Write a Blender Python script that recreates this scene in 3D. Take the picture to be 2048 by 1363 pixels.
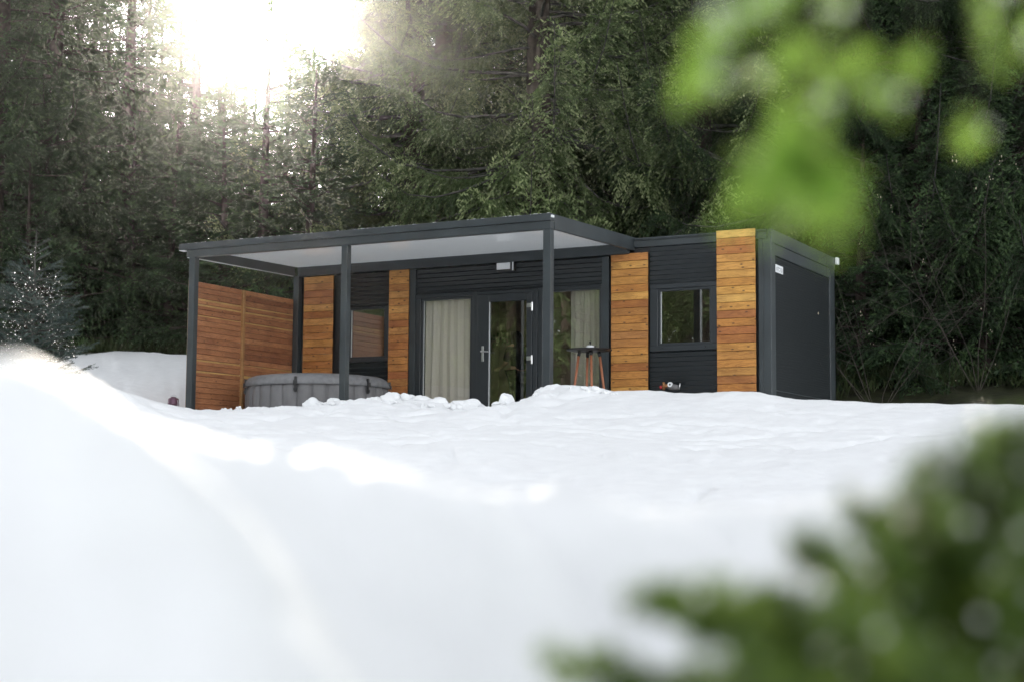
import bpy, bmesh, math, random
import numpy as np
from mathutils import Matrix, Vector

# ------------------------------------------------------------------ clear
for o in list(bpy.data.objects):
    bpy.data.objects.remove(o, do_unlink=True)
sc = bpy.context.scene
COL = sc.collection

# ------------------------------------------------------------------ camera
# world: camera at the origin, X along the cabin's long front, Y into the wood, Z up (metres)
YAW, PIT, ROL, FPX = math.radians(-27.90530), math.radians(5.51327), math.radians(0.44173), 3169.6
_f = np.array([math.sin(YAW)*math.cos(PIT), math.cos(YAW)*math.cos(PIT), math.sin(PIT)])
_r0 = np.array([math.cos(YAW), -math.sin(YAW), 0.0]); _u0 = np.cross(_r0, _f)
_r = _r0*math.cos(ROL) + _u0*math.sin(ROL)
_u = -_r0*math.sin(ROL) + _u0*math.cos(ROL)
cam_d = bpy.data.cameras.new('camera'); cam = bpy.data.objects.new('camera', cam_d); COL.objects.link(cam)
cam.matrix_world = Matrix(((_r[0], _u[0], -_f[0], 0), (_r[1], _u[1], -_f[1], 0), (_r[2], _u[2], -_f[2], 0), (0, 0, 0, 1)))
cam_d.sensor_width = 36.0; cam_d.lens = FPX/2048*36.0
cam_d.clip_start = 0.02; cam_d.clip_end = 1000
cam_d.dof.use_dof = True; cam_d.dof.focus_distance = 22.5; cam_d.dof.aperture_fstop = 1.9
sc.camera = cam

# ------------------------------------------------------------------ world + sun
SUN = Vector((-0.5813, 0.7604, 0.2897)).normalized()
sun_el = math.asin(SUN.z); sun_az = math.atan2(SUN.x, SUN.y)
w = bpy.data.worlds.new('World'); sc.world = w; w.use_nodes = True
nt = w.node_tree; nt.nodes.clear()
sky = nt.nodes.new('ShaderNodeTexSky'); sky.sky_type = 'NISHITA'; sky.sun_disc = False
sky.sun_elevation = sun_el; sky.sun_rotation = sun_az
sky.air_density = 1.0; sky.dust_density = 2.0; sky.ozone_density = 1.0; sky.altitude = 900
bg = nt.nodes.new('ShaderNodeBackground'); bg.inputs['Strength'].default_value = 0.15
wo = nt.nodes.new('ShaderNodeOutputWorld')
hs = nt.nodes.new('ShaderNodeHueSaturation'); hs.inputs['Saturation'].default_value = .15   # thin high cloud whitens the whole sky
nt.links.new(sky.outputs[0], hs.inputs['Color']); nt.links.new(hs.outputs[0], bg.inputs[0]); nt.links.new(bg.outputs[0], wo.inputs[0])
sl = bpy.data.lights.new('sun', 'SUN'); sl.energy = 3.2; sl.angle = math.radians(0.53); sl.color = (1.0, 0.90, 0.75)
so = bpy.data.objects.new('sun', sl); COL.objects.link(so)
so.rotation_euler = (-SUN).to_track_quat('-Z', 'Y').to_euler()
sc.view_settings.view_transform = 'Standard'; sc.view_settings.look = 'None'
sc.view_settings.exposure = 1.88; sc.view_settings.gamma = 1.0; sc.view_settings.use_curve_mapping = False
cy = sc.cycles
cy.max_bounces = 7; cy.diffuse_bounces = 3; cy.glossy_bounces = 3; cy.transmission_bounces = 4
cy.transparent_max_bounces = 12; cy.volume_bounces = 0; cy.use_denoising = True
cy.sample_clamp_indirect = 6.0; cy.caustics_reflective = False; cy.caustics_refractive = False
cy.use_adaptive_sampling = True; cy.adaptive_threshold = 0.02
HAZE = 0.0005

# ------------------------------------------------------------------ placing helpers
def ray(px, py):
    return _f + _r*(px-1024)/FPX - _u*(py-681.5)/FPX
def at(px, py, t):                      # the point t metres deep on a line of sight (2048 px wide picture)
    return ray(px, py)*t
def onY(px, py, Y):
    d = ray(px, py); return d*(Y/d[1])
FX, FY = math.sin(YAW), math.cos(YAW)
def st(x, y):                           # sideways / forward metres on the plan
    return x*FY - y*FX, x*FX + y*FY
def xy(s, t):
    return s*FY + t*FX, -s*FX + t*FY

_tab = np.random.RandomState(7).rand(4096)
def _h(i, j):
    return _tab[(np.asarray(i, dtype=np.int64)*73856093 ^ np.asarray(j, dtype=np.int64)*19349663) & 4095]
def vnoise(x, y):
    xi = np.floor(x); yi = np.floor(y); fx = x-xi; fy = y-yi
    fx = fx*fx*(3-2*fx); fy = fy*fy*(3-2*fy); xi = xi.astype(np.int64); yi = yi.astype(np.int64)
    a = _h(xi, yi); b = _h(xi+1, yi); c = _h(xi, yi+1); d = _h(xi+1, yi+1)
    return (a*(1-fx)+b*fx)*(1-fy) + (c*(1-fx)+d*fx)*fy - 0.5
def fbm(x, y, n=4):
    r = 0; a = 1.0
    for k in range(n):
        r = r + a*vnoise(x*2**k + 17.3*k, y*2**k - 9.1*k); a *= 0.5
    return r
def sstep(a, b, x):
    q = np.clip((x-a)/(b-a), 0, 1); return q*q*(3-2*q)

# ------------------------------------------------------------------ terrain height
_T = [-160, -60, -10, 0, 2.5, 5, 8, 12, 16, 19, 22, 25, 28, 31, 36, 50, 80, 170]
_Z = [-8, -4, -1.2, -.6, -.55, -.48, -.28, .2, .62, .9, 1.08, 1.6, 2.2, 2.7, 3.35, 4.4, 6.4, 8]
BANK_Y = 17.35
_crest = [(300, 838), (400, 834), (450, 832), (495, 823), (545, 819), (562, 814), (620, 806), (660, 801), (700, 804), (745, 796), (790, 790),
          (828, 793), (880, 806), (905, 811), (925, 806), (945, 806), (965, 813), (993, 816), (1005, 812), (1030, 806), (1045, 801),
          (1060, 802), (1078, 797), (1084, 780), (1100, 769), (1150, 770), (1200, 775), (1225, 782), (1300, 779), (1340, 783),
          (1435, 786), (1480, 780), (1520, 785), (1560, 792), (1600, 797), (1660, 800), (1750, 805), (1900, 807), (2048, 808), (2300, 812)]
_cx = np.array([onY(a, b, BANK_Y)[0] for a, b in _crest]); _cz = np.array([onY(a, b, BANK_Y)[2] for a, b in _crest])
# near snow mound: line of its crest, (pixel column, pixel row, metres away)
_m = [(-500, 600, 1.35), (-200, 700, 1.4), (0, 758, 1.45), (100, 782, 1.5), (200, 800, 1.55), (330, 835, 1.62), (450, 850, 1.7), (700, 925, 1.85),
      (1000, 985, 2.0), (1300, 1012, 2.15), (1600, 1010, 2.2), (1900, 996, 2.1), (2200, 985, 2.0), (2600, 985, 2.0)]
_ma = np.array([(a-1024)/FPX for a, b, c in _m]); _mt = np.array([c for a, b, c in _m])
_mz = np.array([at(a, b, c)[2] for a, b, c in _m])

def ground(x, y, detail=True):
    x = np.asarray(x, float); y = np.asarray(y, float)
    s, t = st(x, y)
    z = np.interp(t, _T, _Z)
    z = 0.5*z + 0.25*np.interp(t-1.5, _T, _Z) + 0.25*np.interp(t+1.5, _T, _Z)
    # rise on the left where the decorated spruce stands
    z = z + 0.52*sstep(3.5, 4.9, -s - 0.02*(t-17))*np.exp(-((t-16.6)/3.2)**2)
    z = z + (0.25*fbm(x*.13, y*.13, 3) + .22*fbm(x*.55+4, y*.55, 4))*sstep(26, 32, t)
    if detail:
        z = z + (0.07*fbm(x*.7+3, y*.7, 4) - .05*np.maximum(0, .12-np.abs(fbm(x*.9+8, y*1.6, 3)))/.12)*sstep(5, 9, t)*(1-sstep(24, 40, t))
    # level plot of the cabin and its terrace
    dx = np.maximum(np.maximum(-15.05-x, x+6.9), 0); dy = np.maximum(np.maximum(18.0-y, y-23.95), 0)
    dd = np.hypot(dx, dy); k = 1-sstep(0.15, 2.2, dd)
    z = z*(1-k) + (0.93 + .115*sstep(17.8, 18.1, y)*(1-sstep(20.35, 20.6, y)))*k   # unseen snow added on the terrace to bounce light up to the ceiling
    # snow bank thrown up along the terrace
    zc = np.interp(x, _cx, _cz)
    if detail: zc = zc + sstep(-15.8, -15, x)*(1-sstep(-9.6, -9.1, x))*(.05*vnoise(x*5.3, y*0+3) + .03*vnoise(x*12.1, y*0+8))
    d = y-BANK_Y
    n1 = fbm(x*2.3, y*2.3, 4)
    wv = np.where(d > 0, 1-sstep(0.08, 0.55, d), np.exp(-(np.minimum(d, 0)/1.9)**2)*.75 + .25*np.exp(-(np.minimum(d, 0)/.5)**2))
    wv = wv*sstep(-17.0, -15.6, x)*(1-sstep(3, 9, x))
    z = z + (zc-z)*wv
    if detail:
        lum = np.exp(-((d+.45)/.8)**2)*sstep(-16, -14, x)*(1-sstep(-8.6, -6.5, x))
        low = sstep(.02, .2, -d)
        z = z + lum*low*(0.13*n1 + 0.06*np.abs(vnoise(x*6.5, y*6.5))) - 0.05*lum*low
        q = vnoise(x*3.1+5, y*4.7+2)
        z = z - .07*np.exp(-((d+1.6)/.5)**2)*sstep(.12, .3, q)*sstep(-13, -11, x)*(1-sstep(-8.4, -7.4, x))
        z = z + (.02*vnoise(x*5, y*5) + .010*vnoise(x*11, y*11))*sstep(6, 10, t)*(1-sstep(24, 30, t))
    # near mound
    a = s/np.maximum(t, .05)
    near = (t > 0.02) & (t < 6)
    ta = np.interp(a, _ma, _mt); za = np.interp(a, _ma, _mz)
    dn = ta - t
    zm = np.where(dn > 0, za - .36*dn + .05*np.sin(np.clip(dn/.5, 0, 1)*math.pi)*.5 , za - .55*sstep(0, 1.0, -dn) - .12*np.minimum(-dn, 2))
    wdir = .77*s + .64*t
    zm = zm + (.046*np.sin(wdir*2*math.pi/.44 + 3.4*vnoise(s*2.2, t*2.2)) + .06*fbm(s*3.1+7, t*3.1, 5))*sstep(0, .5, dn+.15)
    zm = zm + (.022*vnoise(s*14, t*14) + .012*vnoise(s*31, t*31))*np.exp(-(dn/.5)**2)*detail
    ww = (1-sstep(2.6, 4.2, t))*sstep(.05, .3, t)*(1-sstep(.9, 1.6, np.abs(a)))
    z = np.where(near, np.maximum(z, z*(1-ww)+zm*ww), z)
    return z
def gz(x, y):
    return float(ground(np.array([x]), np.array([y]), False)[0])

# ------------------------------------------------------------------ materials
MATS = {}
def mat(name):
    m = bpy.data.materials.new(name); m.use_nodes = True
    n = m.node_tree.nodes; n.clear()
    MATS[name] = m
    return m, n, m.node_tree.links
def N(n, kind, **kw):
    q = n.new(kind)
    for k, v in kw.items():
        if k in q.inputs: q.inputs[k].default_value = v
        else: setattr(q, k, v)
    return q
def ramp(n, stops):
    r = n.new('ShaderNodeValToRGB'); e = r.color_ramp.elements
    while len(e) < len(stops): e.new(0.5)
    for q, (p, c) in zip(e, stops):
        q.position = p; q.color = (c[0], c[1], c[2], 1)
    return r
def simple(name, col, rough=.5, metal=0., spec=.5, var=.12, scale=6., bump=0., bscale=40., coat=0.):
    m, n, l = mat(name)
    b = N(n, 'ShaderNodeBsdfPrincipled'); o = N(n, 'ShaderNodeOutputMaterial')
    b.inputs['Roughness'].default_value = rough; b.inputs['Metallic'].default_value = metal
    b.inputs['Specular IOR Level'].default_value = spec; b.inputs['Coat Weight'].default_value = coat
    tc = N(n, 'ShaderNodeTexCoord'); ns = N(n, 'ShaderNodeTexNoise', Scale=scale, Detail=5.)
    l.new(tc.outputs['Object'], ns.inputs['Vector'])
    r = ramp(n, [(.3, [c*(1-var) for c in col]), (.7, [min(1, c*(1+var)) for c in col])])
    l.new(ns.outputs[0], r.inputs[0]); l.new(r.outputs[0], b.inputs['Base Color'])
    if bump:
        n2 = N(n, 'ShaderNodeTexNoise', Scale=bscale, Detail=4.)
        l.new(tc.outputs['Object'], n2.inputs['Vector'])
        bp = N(n, 'ShaderNodeBump', Strength=bump, Distance=.01); l.new(n2.outputs[0], bp.inputs['Height']); l.new(bp.outputs[0], b.inputs['Normal'])
    l.new(b.outputs[0], o.inputs[0])
    return m

simple('anthracite', (.028, .036, .040), .42, 0, .5, .22, 2.2, .03, 60.)
simple('anthracite_dark', (.014, .018, .020), .33, 0, .4, .10, 3., .03, 60.)
simple('frame_pvc', (.020, .025, .029), .38, 0, .5, .06, 5.)
simple('white_metal', (.72, .74, .75), .35, .0, .5, .04, 8.)
simple('steel', (.62, .63, .64), .28, 1., .5, .05, 12.)
simple('black_plastic', (.012, .012, .013), .4, 0, .5, .1, 9.)
simple('interior_wall', (.34, .27, .19), .6, 0, .3, .06, 2.)
simple('interior_floor', (.16, .10, .06), .5, 0, .3, .1, 3.)
simple('bark', (.045, .036, .030), .9, 0, .1, .4, 9., .6, 30.)
simple('bark_lichen', (.07, .07, .063), .9, 0, .1, .55, 7., .5, 30.)
simple('bare_twig', (.075, .065, .056), .85, 0, .15, .3, 12.)
simple('catkin', (.36, .32, .24), .8, 0, .2, .2, 20.)
simple('tub_fabric', (.135, .133, .136), .55, 0, .4, .10, 9., .10, 130.)
simple('tub_cover', (.175, .176, .182), .6, 0, .35, .18, 12., .35, 22.)
simple('table_leg_wood', (.33, .13, .07), .5, 0, .3, .15, 14.)
simple('brass', (.40, .20, .09), .4, .8, .5, .2, 20.)
simple('red_paint', (.42, .03, .03), .4, 0, .5, .1, 20.)
simple('lantern_metal', (.10, .045, .07), .4, .3, .5, .15, 20.)
simple('skin', (.42, .24, .17), .55, 0, .3, .08, 12.)
simple('black_cloth', (.012, .012, .014), .9, 0, .1, .2, 20.)
simple('hair', (.014, .010, .009), .6, 0, .3, .2, 40.)
simple('deck_wood', (.42, .40, .37), .7, 0, .2, .2, 4.)
simple('text_grey', (.22, .23, .24), .6, 0, .3, .02, 8.)
simple('dry_grass', (.045, .06, .025), .85, 0, .1, .5, 3.)

def wood(name, cols, grain=1.0, streak=0.35, knot=1.0, along='X'):
    m, n, l = mat(name)
    b = N(n, 'ShaderNodeBsdfPrincipled', Roughness=.52); b.inputs['Specular IOR Level'].default_value = .35
    o = N(n, 'ShaderNodeOutputMaterial')
    tc = N(n, 'ShaderNodeTexCoord'); oi = N(n, 'ShaderNodeObjectInfo')
    off = N(n, 'ShaderNodeVectorMath', operation='MULTIPLY'); off.inputs[1].default_value = (37, 53, 71)
    l.new(oi.outputs['Random'], off.inputs[0])
    add = N(n, 'ShaderNodeVectorMath', operation='ADD'); l.new(tc.outputs['Object'], add.inputs[0]); l.new(off.outputs[0], add.inputs[1])
    mp = N(n, 'ShaderNodeMapping'); mp.inputs['Scale'].default_value = (1.6, 1.6, 14) if along == 'X' else (1.6, 1.6, 14)
    l.new(add.outputs[0], mp.inputs[0])
    ns = N(n, 'ShaderNodeTexNoise', Scale=1.6, Detail=6., Distortion=1.6); l.new(mp.outputs[0], ns.inputs['Vector'])
    wv = N(n, 'ShaderNodeMath', operation='MULTIPLY'); wv.inputs[1].default_value = 24.; l.new(ns.outputs[0], wv.inputs[0])
    sn = N(n, 'ShaderNodeMath', operation='SINE'); l.new(wv.outputs[0], sn.inputs[0])
    mr = N(n, 'ShaderNodeMapRange'); mr.inputs['From Min'].default_value = -1.; l.new(sn.outputs[0], mr.inputs['Value'])
    base = ramp(n, [(i/(len(cols)-1), c) for i, c in enumerate(cols)]); l.new(oi.outputs['Random'], base.inputs[0])
    dark = N(n, 'ShaderNodeMix', data_type='RGBA', blend_type='MULTIPLY')
    gr = ramp(n, [(0, (.50, .40, .36)), (.6, (1, 1, 1)), (1, (1.0, 1.0, 1.0))]); l.new(mr.outputs[0], gr.inputs[0])
    dark.inputs['Factor'].default_value = .52*grain
    l.new(base.outputs[0], dark.inputs['A']); l.new(gr.outputs[0], dark.inputs['B'])
    # broad mottling
    n2 = N(n, 'ShaderNodeTexNoise', Scale=3.5, Detail=3.); l.new(add.outputs[0], n2.inputs['Vector'])
    r2 = ramp(n, [(.3, (.72, .66, .62)), (.62, (1.12, 1.08, 1.0))]); l.new(n2.outputs[0], r2.inputs[0])
    mu = N(n, 'ShaderNodeMix', data_type='RGBA', blend_type='MULTIPLY'); mu.inputs['Factor'].default_value = .8
    l.new(dark.outputs['Result'], mu.inputs['A']); l.new(r2.outputs[0], mu.inputs['B'])
    # knots
    sx = N(n, 'ShaderNodeSeparateXYZ'); l.new(add.outputs[0], sx.inputs[0])
    sm = N(n, 'ShaderNodeMath', operation='ADD'); l.new(sx.outputs[0], sm.inputs[0]); l.new(sx.outputs[1], sm.inputs[1])
    cb = N(n, 'ShaderNodeCombineXYZ'); l.new(sm.outputs[0], cb.inputs[0]); l.new(sx.outputs[2], cb.inputs[1])
    mk = N(n, 'ShaderNodeMapping'); mk.inputs['Scale'].default_value = (4.2, 8.5, 1); l.new(cb.outputs[0], mk.inputs[0])
    vo = N(n, 'ShaderNodeTexVoronoi', Scale=1.0, voronoi_dimensions='2D'); l.new(mk.outputs[0], vo.inputs['Vector'])
    kr = ramp(n, [(.05, (1, 1, 1)), (.12, (0, 0, 0))]); l.new(vo.outputs['Distance'], kr.inputs[0])
    cs = N(n, 'ShaderNodeSeparateColor'); l.new(vo.outputs['Color'], cs.inputs[0])
    gt = N(n, 'ShaderNodeMath', operation='GREATER_THAN'); gt.inputs[1].default_value = .5; l.new(cs.outputs[0], gt.inputs[0])
    k2 = N(n, 'ShaderNodeMath', operation='MULTIPLY'); l.new(kr.outputs[0], k2.inputs[0]); l.new(gt.outputs[0], k2.inputs[1])
    kf = N(n, 'ShaderNodeMath', operation='MULTIPLY'); kf.inputs[1].default_value = .85*knot; l.new(k2.outputs[0], kf.inputs[0])
    km = N(n, 'ShaderNodeMix', data_type='RGBA'); l.new(kf.outputs[0], km.inputs['Factor'])
    l.new(mu.outputs['Result'], km.inputs['A']); km.inputs['B'].default_value = (.05, .022, .012, 1)
    l.new(km.outputs['Result'], b.inputs['Base Color'])
    bp = N(n, 'ShaderNodeBump', Strength=.15, Distance=.004); l.new(mr.outputs[0], bp.inputs['Height']); l.new(bp.outputs[0], b.inputs['Normal'])
    l.new(b.outputs[0], o.inputs[0])
    return m
wood('larch', [(.52, .26, .062), (.38, .150, .045), (.58, .32, .080), (.31, .108, .042), (.64, .41, .120), (.46, .21, .054), (.35, .130, .046), (.59, .34, .088)])
wood('larch_porch', [(.52, .24, .070), (.40, .155, .052), (.56, .28, .080), (.36, .13, .048), (.60, .32, .10), (.45, .19, .06)])
wood('screen_wood', [(.34, .148, .072), (.43, .195, .096), (.25, .100, .050), (.39, .172, .084), (.30, .127, .062), (.47, .225, .110), (.32, .137, .066)], 0.8, .35, .7)
wood('screen_batten', [(.34, .19, .08), (.36, .2, .085)], .5, 0, .2)
wood('sapwood', [(.52, .33, .13), (.50, .31, .12)], .3, 0, 0)

def snow_mat():
    m, n, l = mat('snow')
    b = N(n, 'ShaderNodeBsdfPrincipled', Roughness=.6); b.inputs['Specular IOR Level'].default_value = .25
    o = N(n, 'ShaderNodeOutputMaterial'); g = N(n, 'ShaderNodeNewGeometry')
    at_ = N(n, 'ShaderNodeAttribute', attribute_name='forest')
    n1 = N(n, 'ShaderNodeTexNoise', Scale=7., Detail=8.); l.new(g.outputs['Position'], n1.inputs['Vector'])
    n2 = N(n, 'ShaderNodeTexNoise', Scale=45., Detail=4.); l.new(g.outputs['Position'], n2.inputs['Vector'])
    b1 = N(n, 'ShaderNodeBump', Strength=.55, Distance=.03); l.new(n1.outputs[0], b1.inputs['Height'])
    b2 = N(n, 'ShaderNodeBump', Strength=.25, Distance=.005); l.new(n2.outputs[0], b2.inputs['Height']); l.new(b1.outputs[0], b2.inputs['Normal'])
    l.new(b2.outputs[0], b.inputs['Normal'])
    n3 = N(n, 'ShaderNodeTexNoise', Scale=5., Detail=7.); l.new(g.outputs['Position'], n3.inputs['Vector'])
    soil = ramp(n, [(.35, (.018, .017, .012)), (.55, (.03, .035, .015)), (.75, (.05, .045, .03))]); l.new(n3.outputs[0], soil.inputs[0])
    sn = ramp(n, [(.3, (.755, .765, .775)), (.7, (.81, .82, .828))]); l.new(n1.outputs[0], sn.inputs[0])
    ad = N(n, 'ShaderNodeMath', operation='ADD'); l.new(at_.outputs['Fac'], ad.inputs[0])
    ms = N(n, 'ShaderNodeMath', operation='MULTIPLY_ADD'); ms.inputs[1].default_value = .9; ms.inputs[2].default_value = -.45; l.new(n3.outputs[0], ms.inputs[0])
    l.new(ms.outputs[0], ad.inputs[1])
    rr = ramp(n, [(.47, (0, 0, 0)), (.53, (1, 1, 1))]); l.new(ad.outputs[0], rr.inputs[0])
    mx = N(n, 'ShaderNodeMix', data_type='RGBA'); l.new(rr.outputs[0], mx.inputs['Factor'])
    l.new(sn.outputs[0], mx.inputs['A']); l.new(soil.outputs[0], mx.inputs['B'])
    l.new(mx.outputs['Result'], b.inputs['Base Color']); l.new(b.outputs[0], o.inputs[0])
    return m
snow_mat()

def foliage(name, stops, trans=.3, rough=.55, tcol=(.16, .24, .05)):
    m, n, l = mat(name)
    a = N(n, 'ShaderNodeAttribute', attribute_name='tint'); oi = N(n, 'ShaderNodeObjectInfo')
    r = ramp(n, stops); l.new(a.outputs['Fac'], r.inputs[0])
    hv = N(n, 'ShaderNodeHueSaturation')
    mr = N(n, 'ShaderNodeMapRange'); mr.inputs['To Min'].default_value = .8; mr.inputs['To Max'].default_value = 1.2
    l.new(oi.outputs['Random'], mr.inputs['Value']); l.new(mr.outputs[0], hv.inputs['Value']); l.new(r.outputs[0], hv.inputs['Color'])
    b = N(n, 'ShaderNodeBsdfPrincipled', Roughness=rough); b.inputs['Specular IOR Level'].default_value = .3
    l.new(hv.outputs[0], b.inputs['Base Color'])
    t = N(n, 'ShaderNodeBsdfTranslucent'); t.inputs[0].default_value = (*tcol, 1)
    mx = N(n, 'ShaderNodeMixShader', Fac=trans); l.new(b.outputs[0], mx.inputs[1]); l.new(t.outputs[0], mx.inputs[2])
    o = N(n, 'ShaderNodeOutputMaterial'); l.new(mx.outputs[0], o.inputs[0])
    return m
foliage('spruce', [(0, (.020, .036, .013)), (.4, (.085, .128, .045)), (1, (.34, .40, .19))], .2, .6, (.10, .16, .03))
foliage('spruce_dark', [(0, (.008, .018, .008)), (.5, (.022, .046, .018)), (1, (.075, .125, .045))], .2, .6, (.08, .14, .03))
foliage('blue_spruce', [(0, (.015, .027, .026)), (.5, (.045, .068, .062)), (1, (.12, .155, .14))], .15, .6, (.08, .12, .06))
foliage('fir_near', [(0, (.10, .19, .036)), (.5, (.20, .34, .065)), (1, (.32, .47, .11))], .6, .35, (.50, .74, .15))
foliage('fir_low', [(0, (.024, .046, .011)), (.5, (.080, .135, .028)), (1, (.20, .28, .055))], .33, .35, (.20, .29, .045))

def glass_mat(name='glass', f0=.12):
    m, n, l = mat(name)
    t = N(n, 'ShaderNodeBsdfTransparent'); t.inputs[0].default_value = (.96, .96, .95, 1)
    g = N(n, 'ShaderNodeBsdfGlossy', Roughness=.0); g.inputs[0].default_value = (.95, .97, .96, 1)
    lw = N(n, 'ShaderNodeLayerWeight', Blend=.5); pw = N(n, 'ShaderNodeMath', operation='POWER'); pw.inputs[1].default_value = 5.
    l.new(lw.outputs['Facing'], pw.inputs[0])
    f = N(n, 'ShaderNodeMath', operation='MULTIPLY_ADD'); f.inputs[1].default_value = .9; f.inputs[2].default_value = f0; l.new(pw.outputs[0], f.inputs[0])
    mx = N(n, 'ShaderNodeMixShader'); l.new(f.outputs[0], mx.inputs[0]); l.new(t.outputs[0], mx.inputs[1]); l.new(g.outputs[0], mx.inputs[2])
    o = N(n, 'ShaderNodeOutputMaterial'); l.new(mx.outputs[0], o.inputs[0])
glass_mat(); glass_mat('coated_glass', .27)
def curtain_mat():
    m, n, l = mat('curtain')
    d = N(n, 'ShaderNodeBsdfDiffuse'); d.inputs[0].default_value = (.92, .87, .77, 1)
    t = N(n, 'ShaderNodeBsdfTranslucent'); t.inputs[0].default_value = (.75, .68, .58, 1)
    mx = N(n, 'ShaderNodeMixShader', Fac=.25); l.new(d.outputs[0], mx.inputs[1]); l.new(t.outputs[0], mx.inputs[2])
    o = N(n, 'ShaderNodeOutputMaterial'); l.new(mx.outputs[0], o.inputs[0])
curtain_mat()
def ceiling_mat():      # milky ribbed sheet that lets some daylight through
    m, n, l = mat('canopy_sheet')
    d = N(n, 'ShaderNodeBsdfPrincipled', Roughness=.10); d.inputs['Base Color'].default_value = (.86, .875, .88, 1)
    d.inputs['Specular IOR Level'].default_value = .8; d.inputs['Coat Weight'].default_value = 1.
    t = N(n, 'ShaderNodeBsdfTranslucent'); t.inputs[0].default_value = (.66, .69, .70, 1)
    mx = N(n, 'ShaderNodeMixShader', Fac=.28); l.new(d.outputs[0], mx.inputs[1]); l.new(t.outputs[0], mx.inputs[2])
    o = N(n, 'ShaderNodeOutputMaterial'); l.new(mx.outputs[0], o.inputs[0])
ceiling_mat()
def ribbed_mat():
    m = simple('fine_ribbed', (.010, .0135, .015), .6, 0, .2, .08, 4.)
    n = m.node_tree.nodes; l = m.node_tree.links
    tc = N(n, 'ShaderNodeTexCoord'); wv = N(n, 'ShaderNodeTexWave', Scale=9., bands_direction='Z'); wv.inputs['Distortion'].default_value = 0
    l.new(tc.outputs['Object'], wv.inputs['Vector'])
    bp = N(n, 'ShaderNodeBump', Strength=.5, Distance=.004); l.new(wv.outputs[0], bp.inputs['Height'])
    l.new(bp.outputs[0], [q for q in n if q.type == 'BSDF_PRINCIPLED'][0].inputs['Normal'])
ribbed_mat()
def glint_mat():      # white translucent beads standing in for sun glints on wet needles
    m, n, l = mat('ice_bead')
    d = N(n, 'ShaderNodeBsdfPrincipled', Roughness=.15); d.inputs['Base Color'].default_value = (.85, .88, .84, 1); d.inputs['Specular IOR Level'].default_value = .9
    t = N(n, 'ShaderNodeBsdfTranslucent'); t.inputs[0].default_value = (.97, .97, .94, 1)
    mx = N(n, 'ShaderNodeMixShader', Fac=.72); l.new(d.outputs[0], mx.inputs[1]); l.new(t.outputs[0], mx.inputs[2])
    o = N(n, 'ShaderNodeOutputMaterial'); l.new(mx.outputs[0], o.inputs[0])
glint_mat()
def emit(name, col, s):
    m, n, l = mat(name)
    e = N(n, 'ShaderNodeEmission', Strength=s); e.inputs[0].default_value = (*col, 1)
    o = N(n, 'ShaderNodeOutputMaterial'); l.new(e.outputs[0], o.inputs[0])
emit('fairy_light', (1, .97, .92), 1.0)

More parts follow.
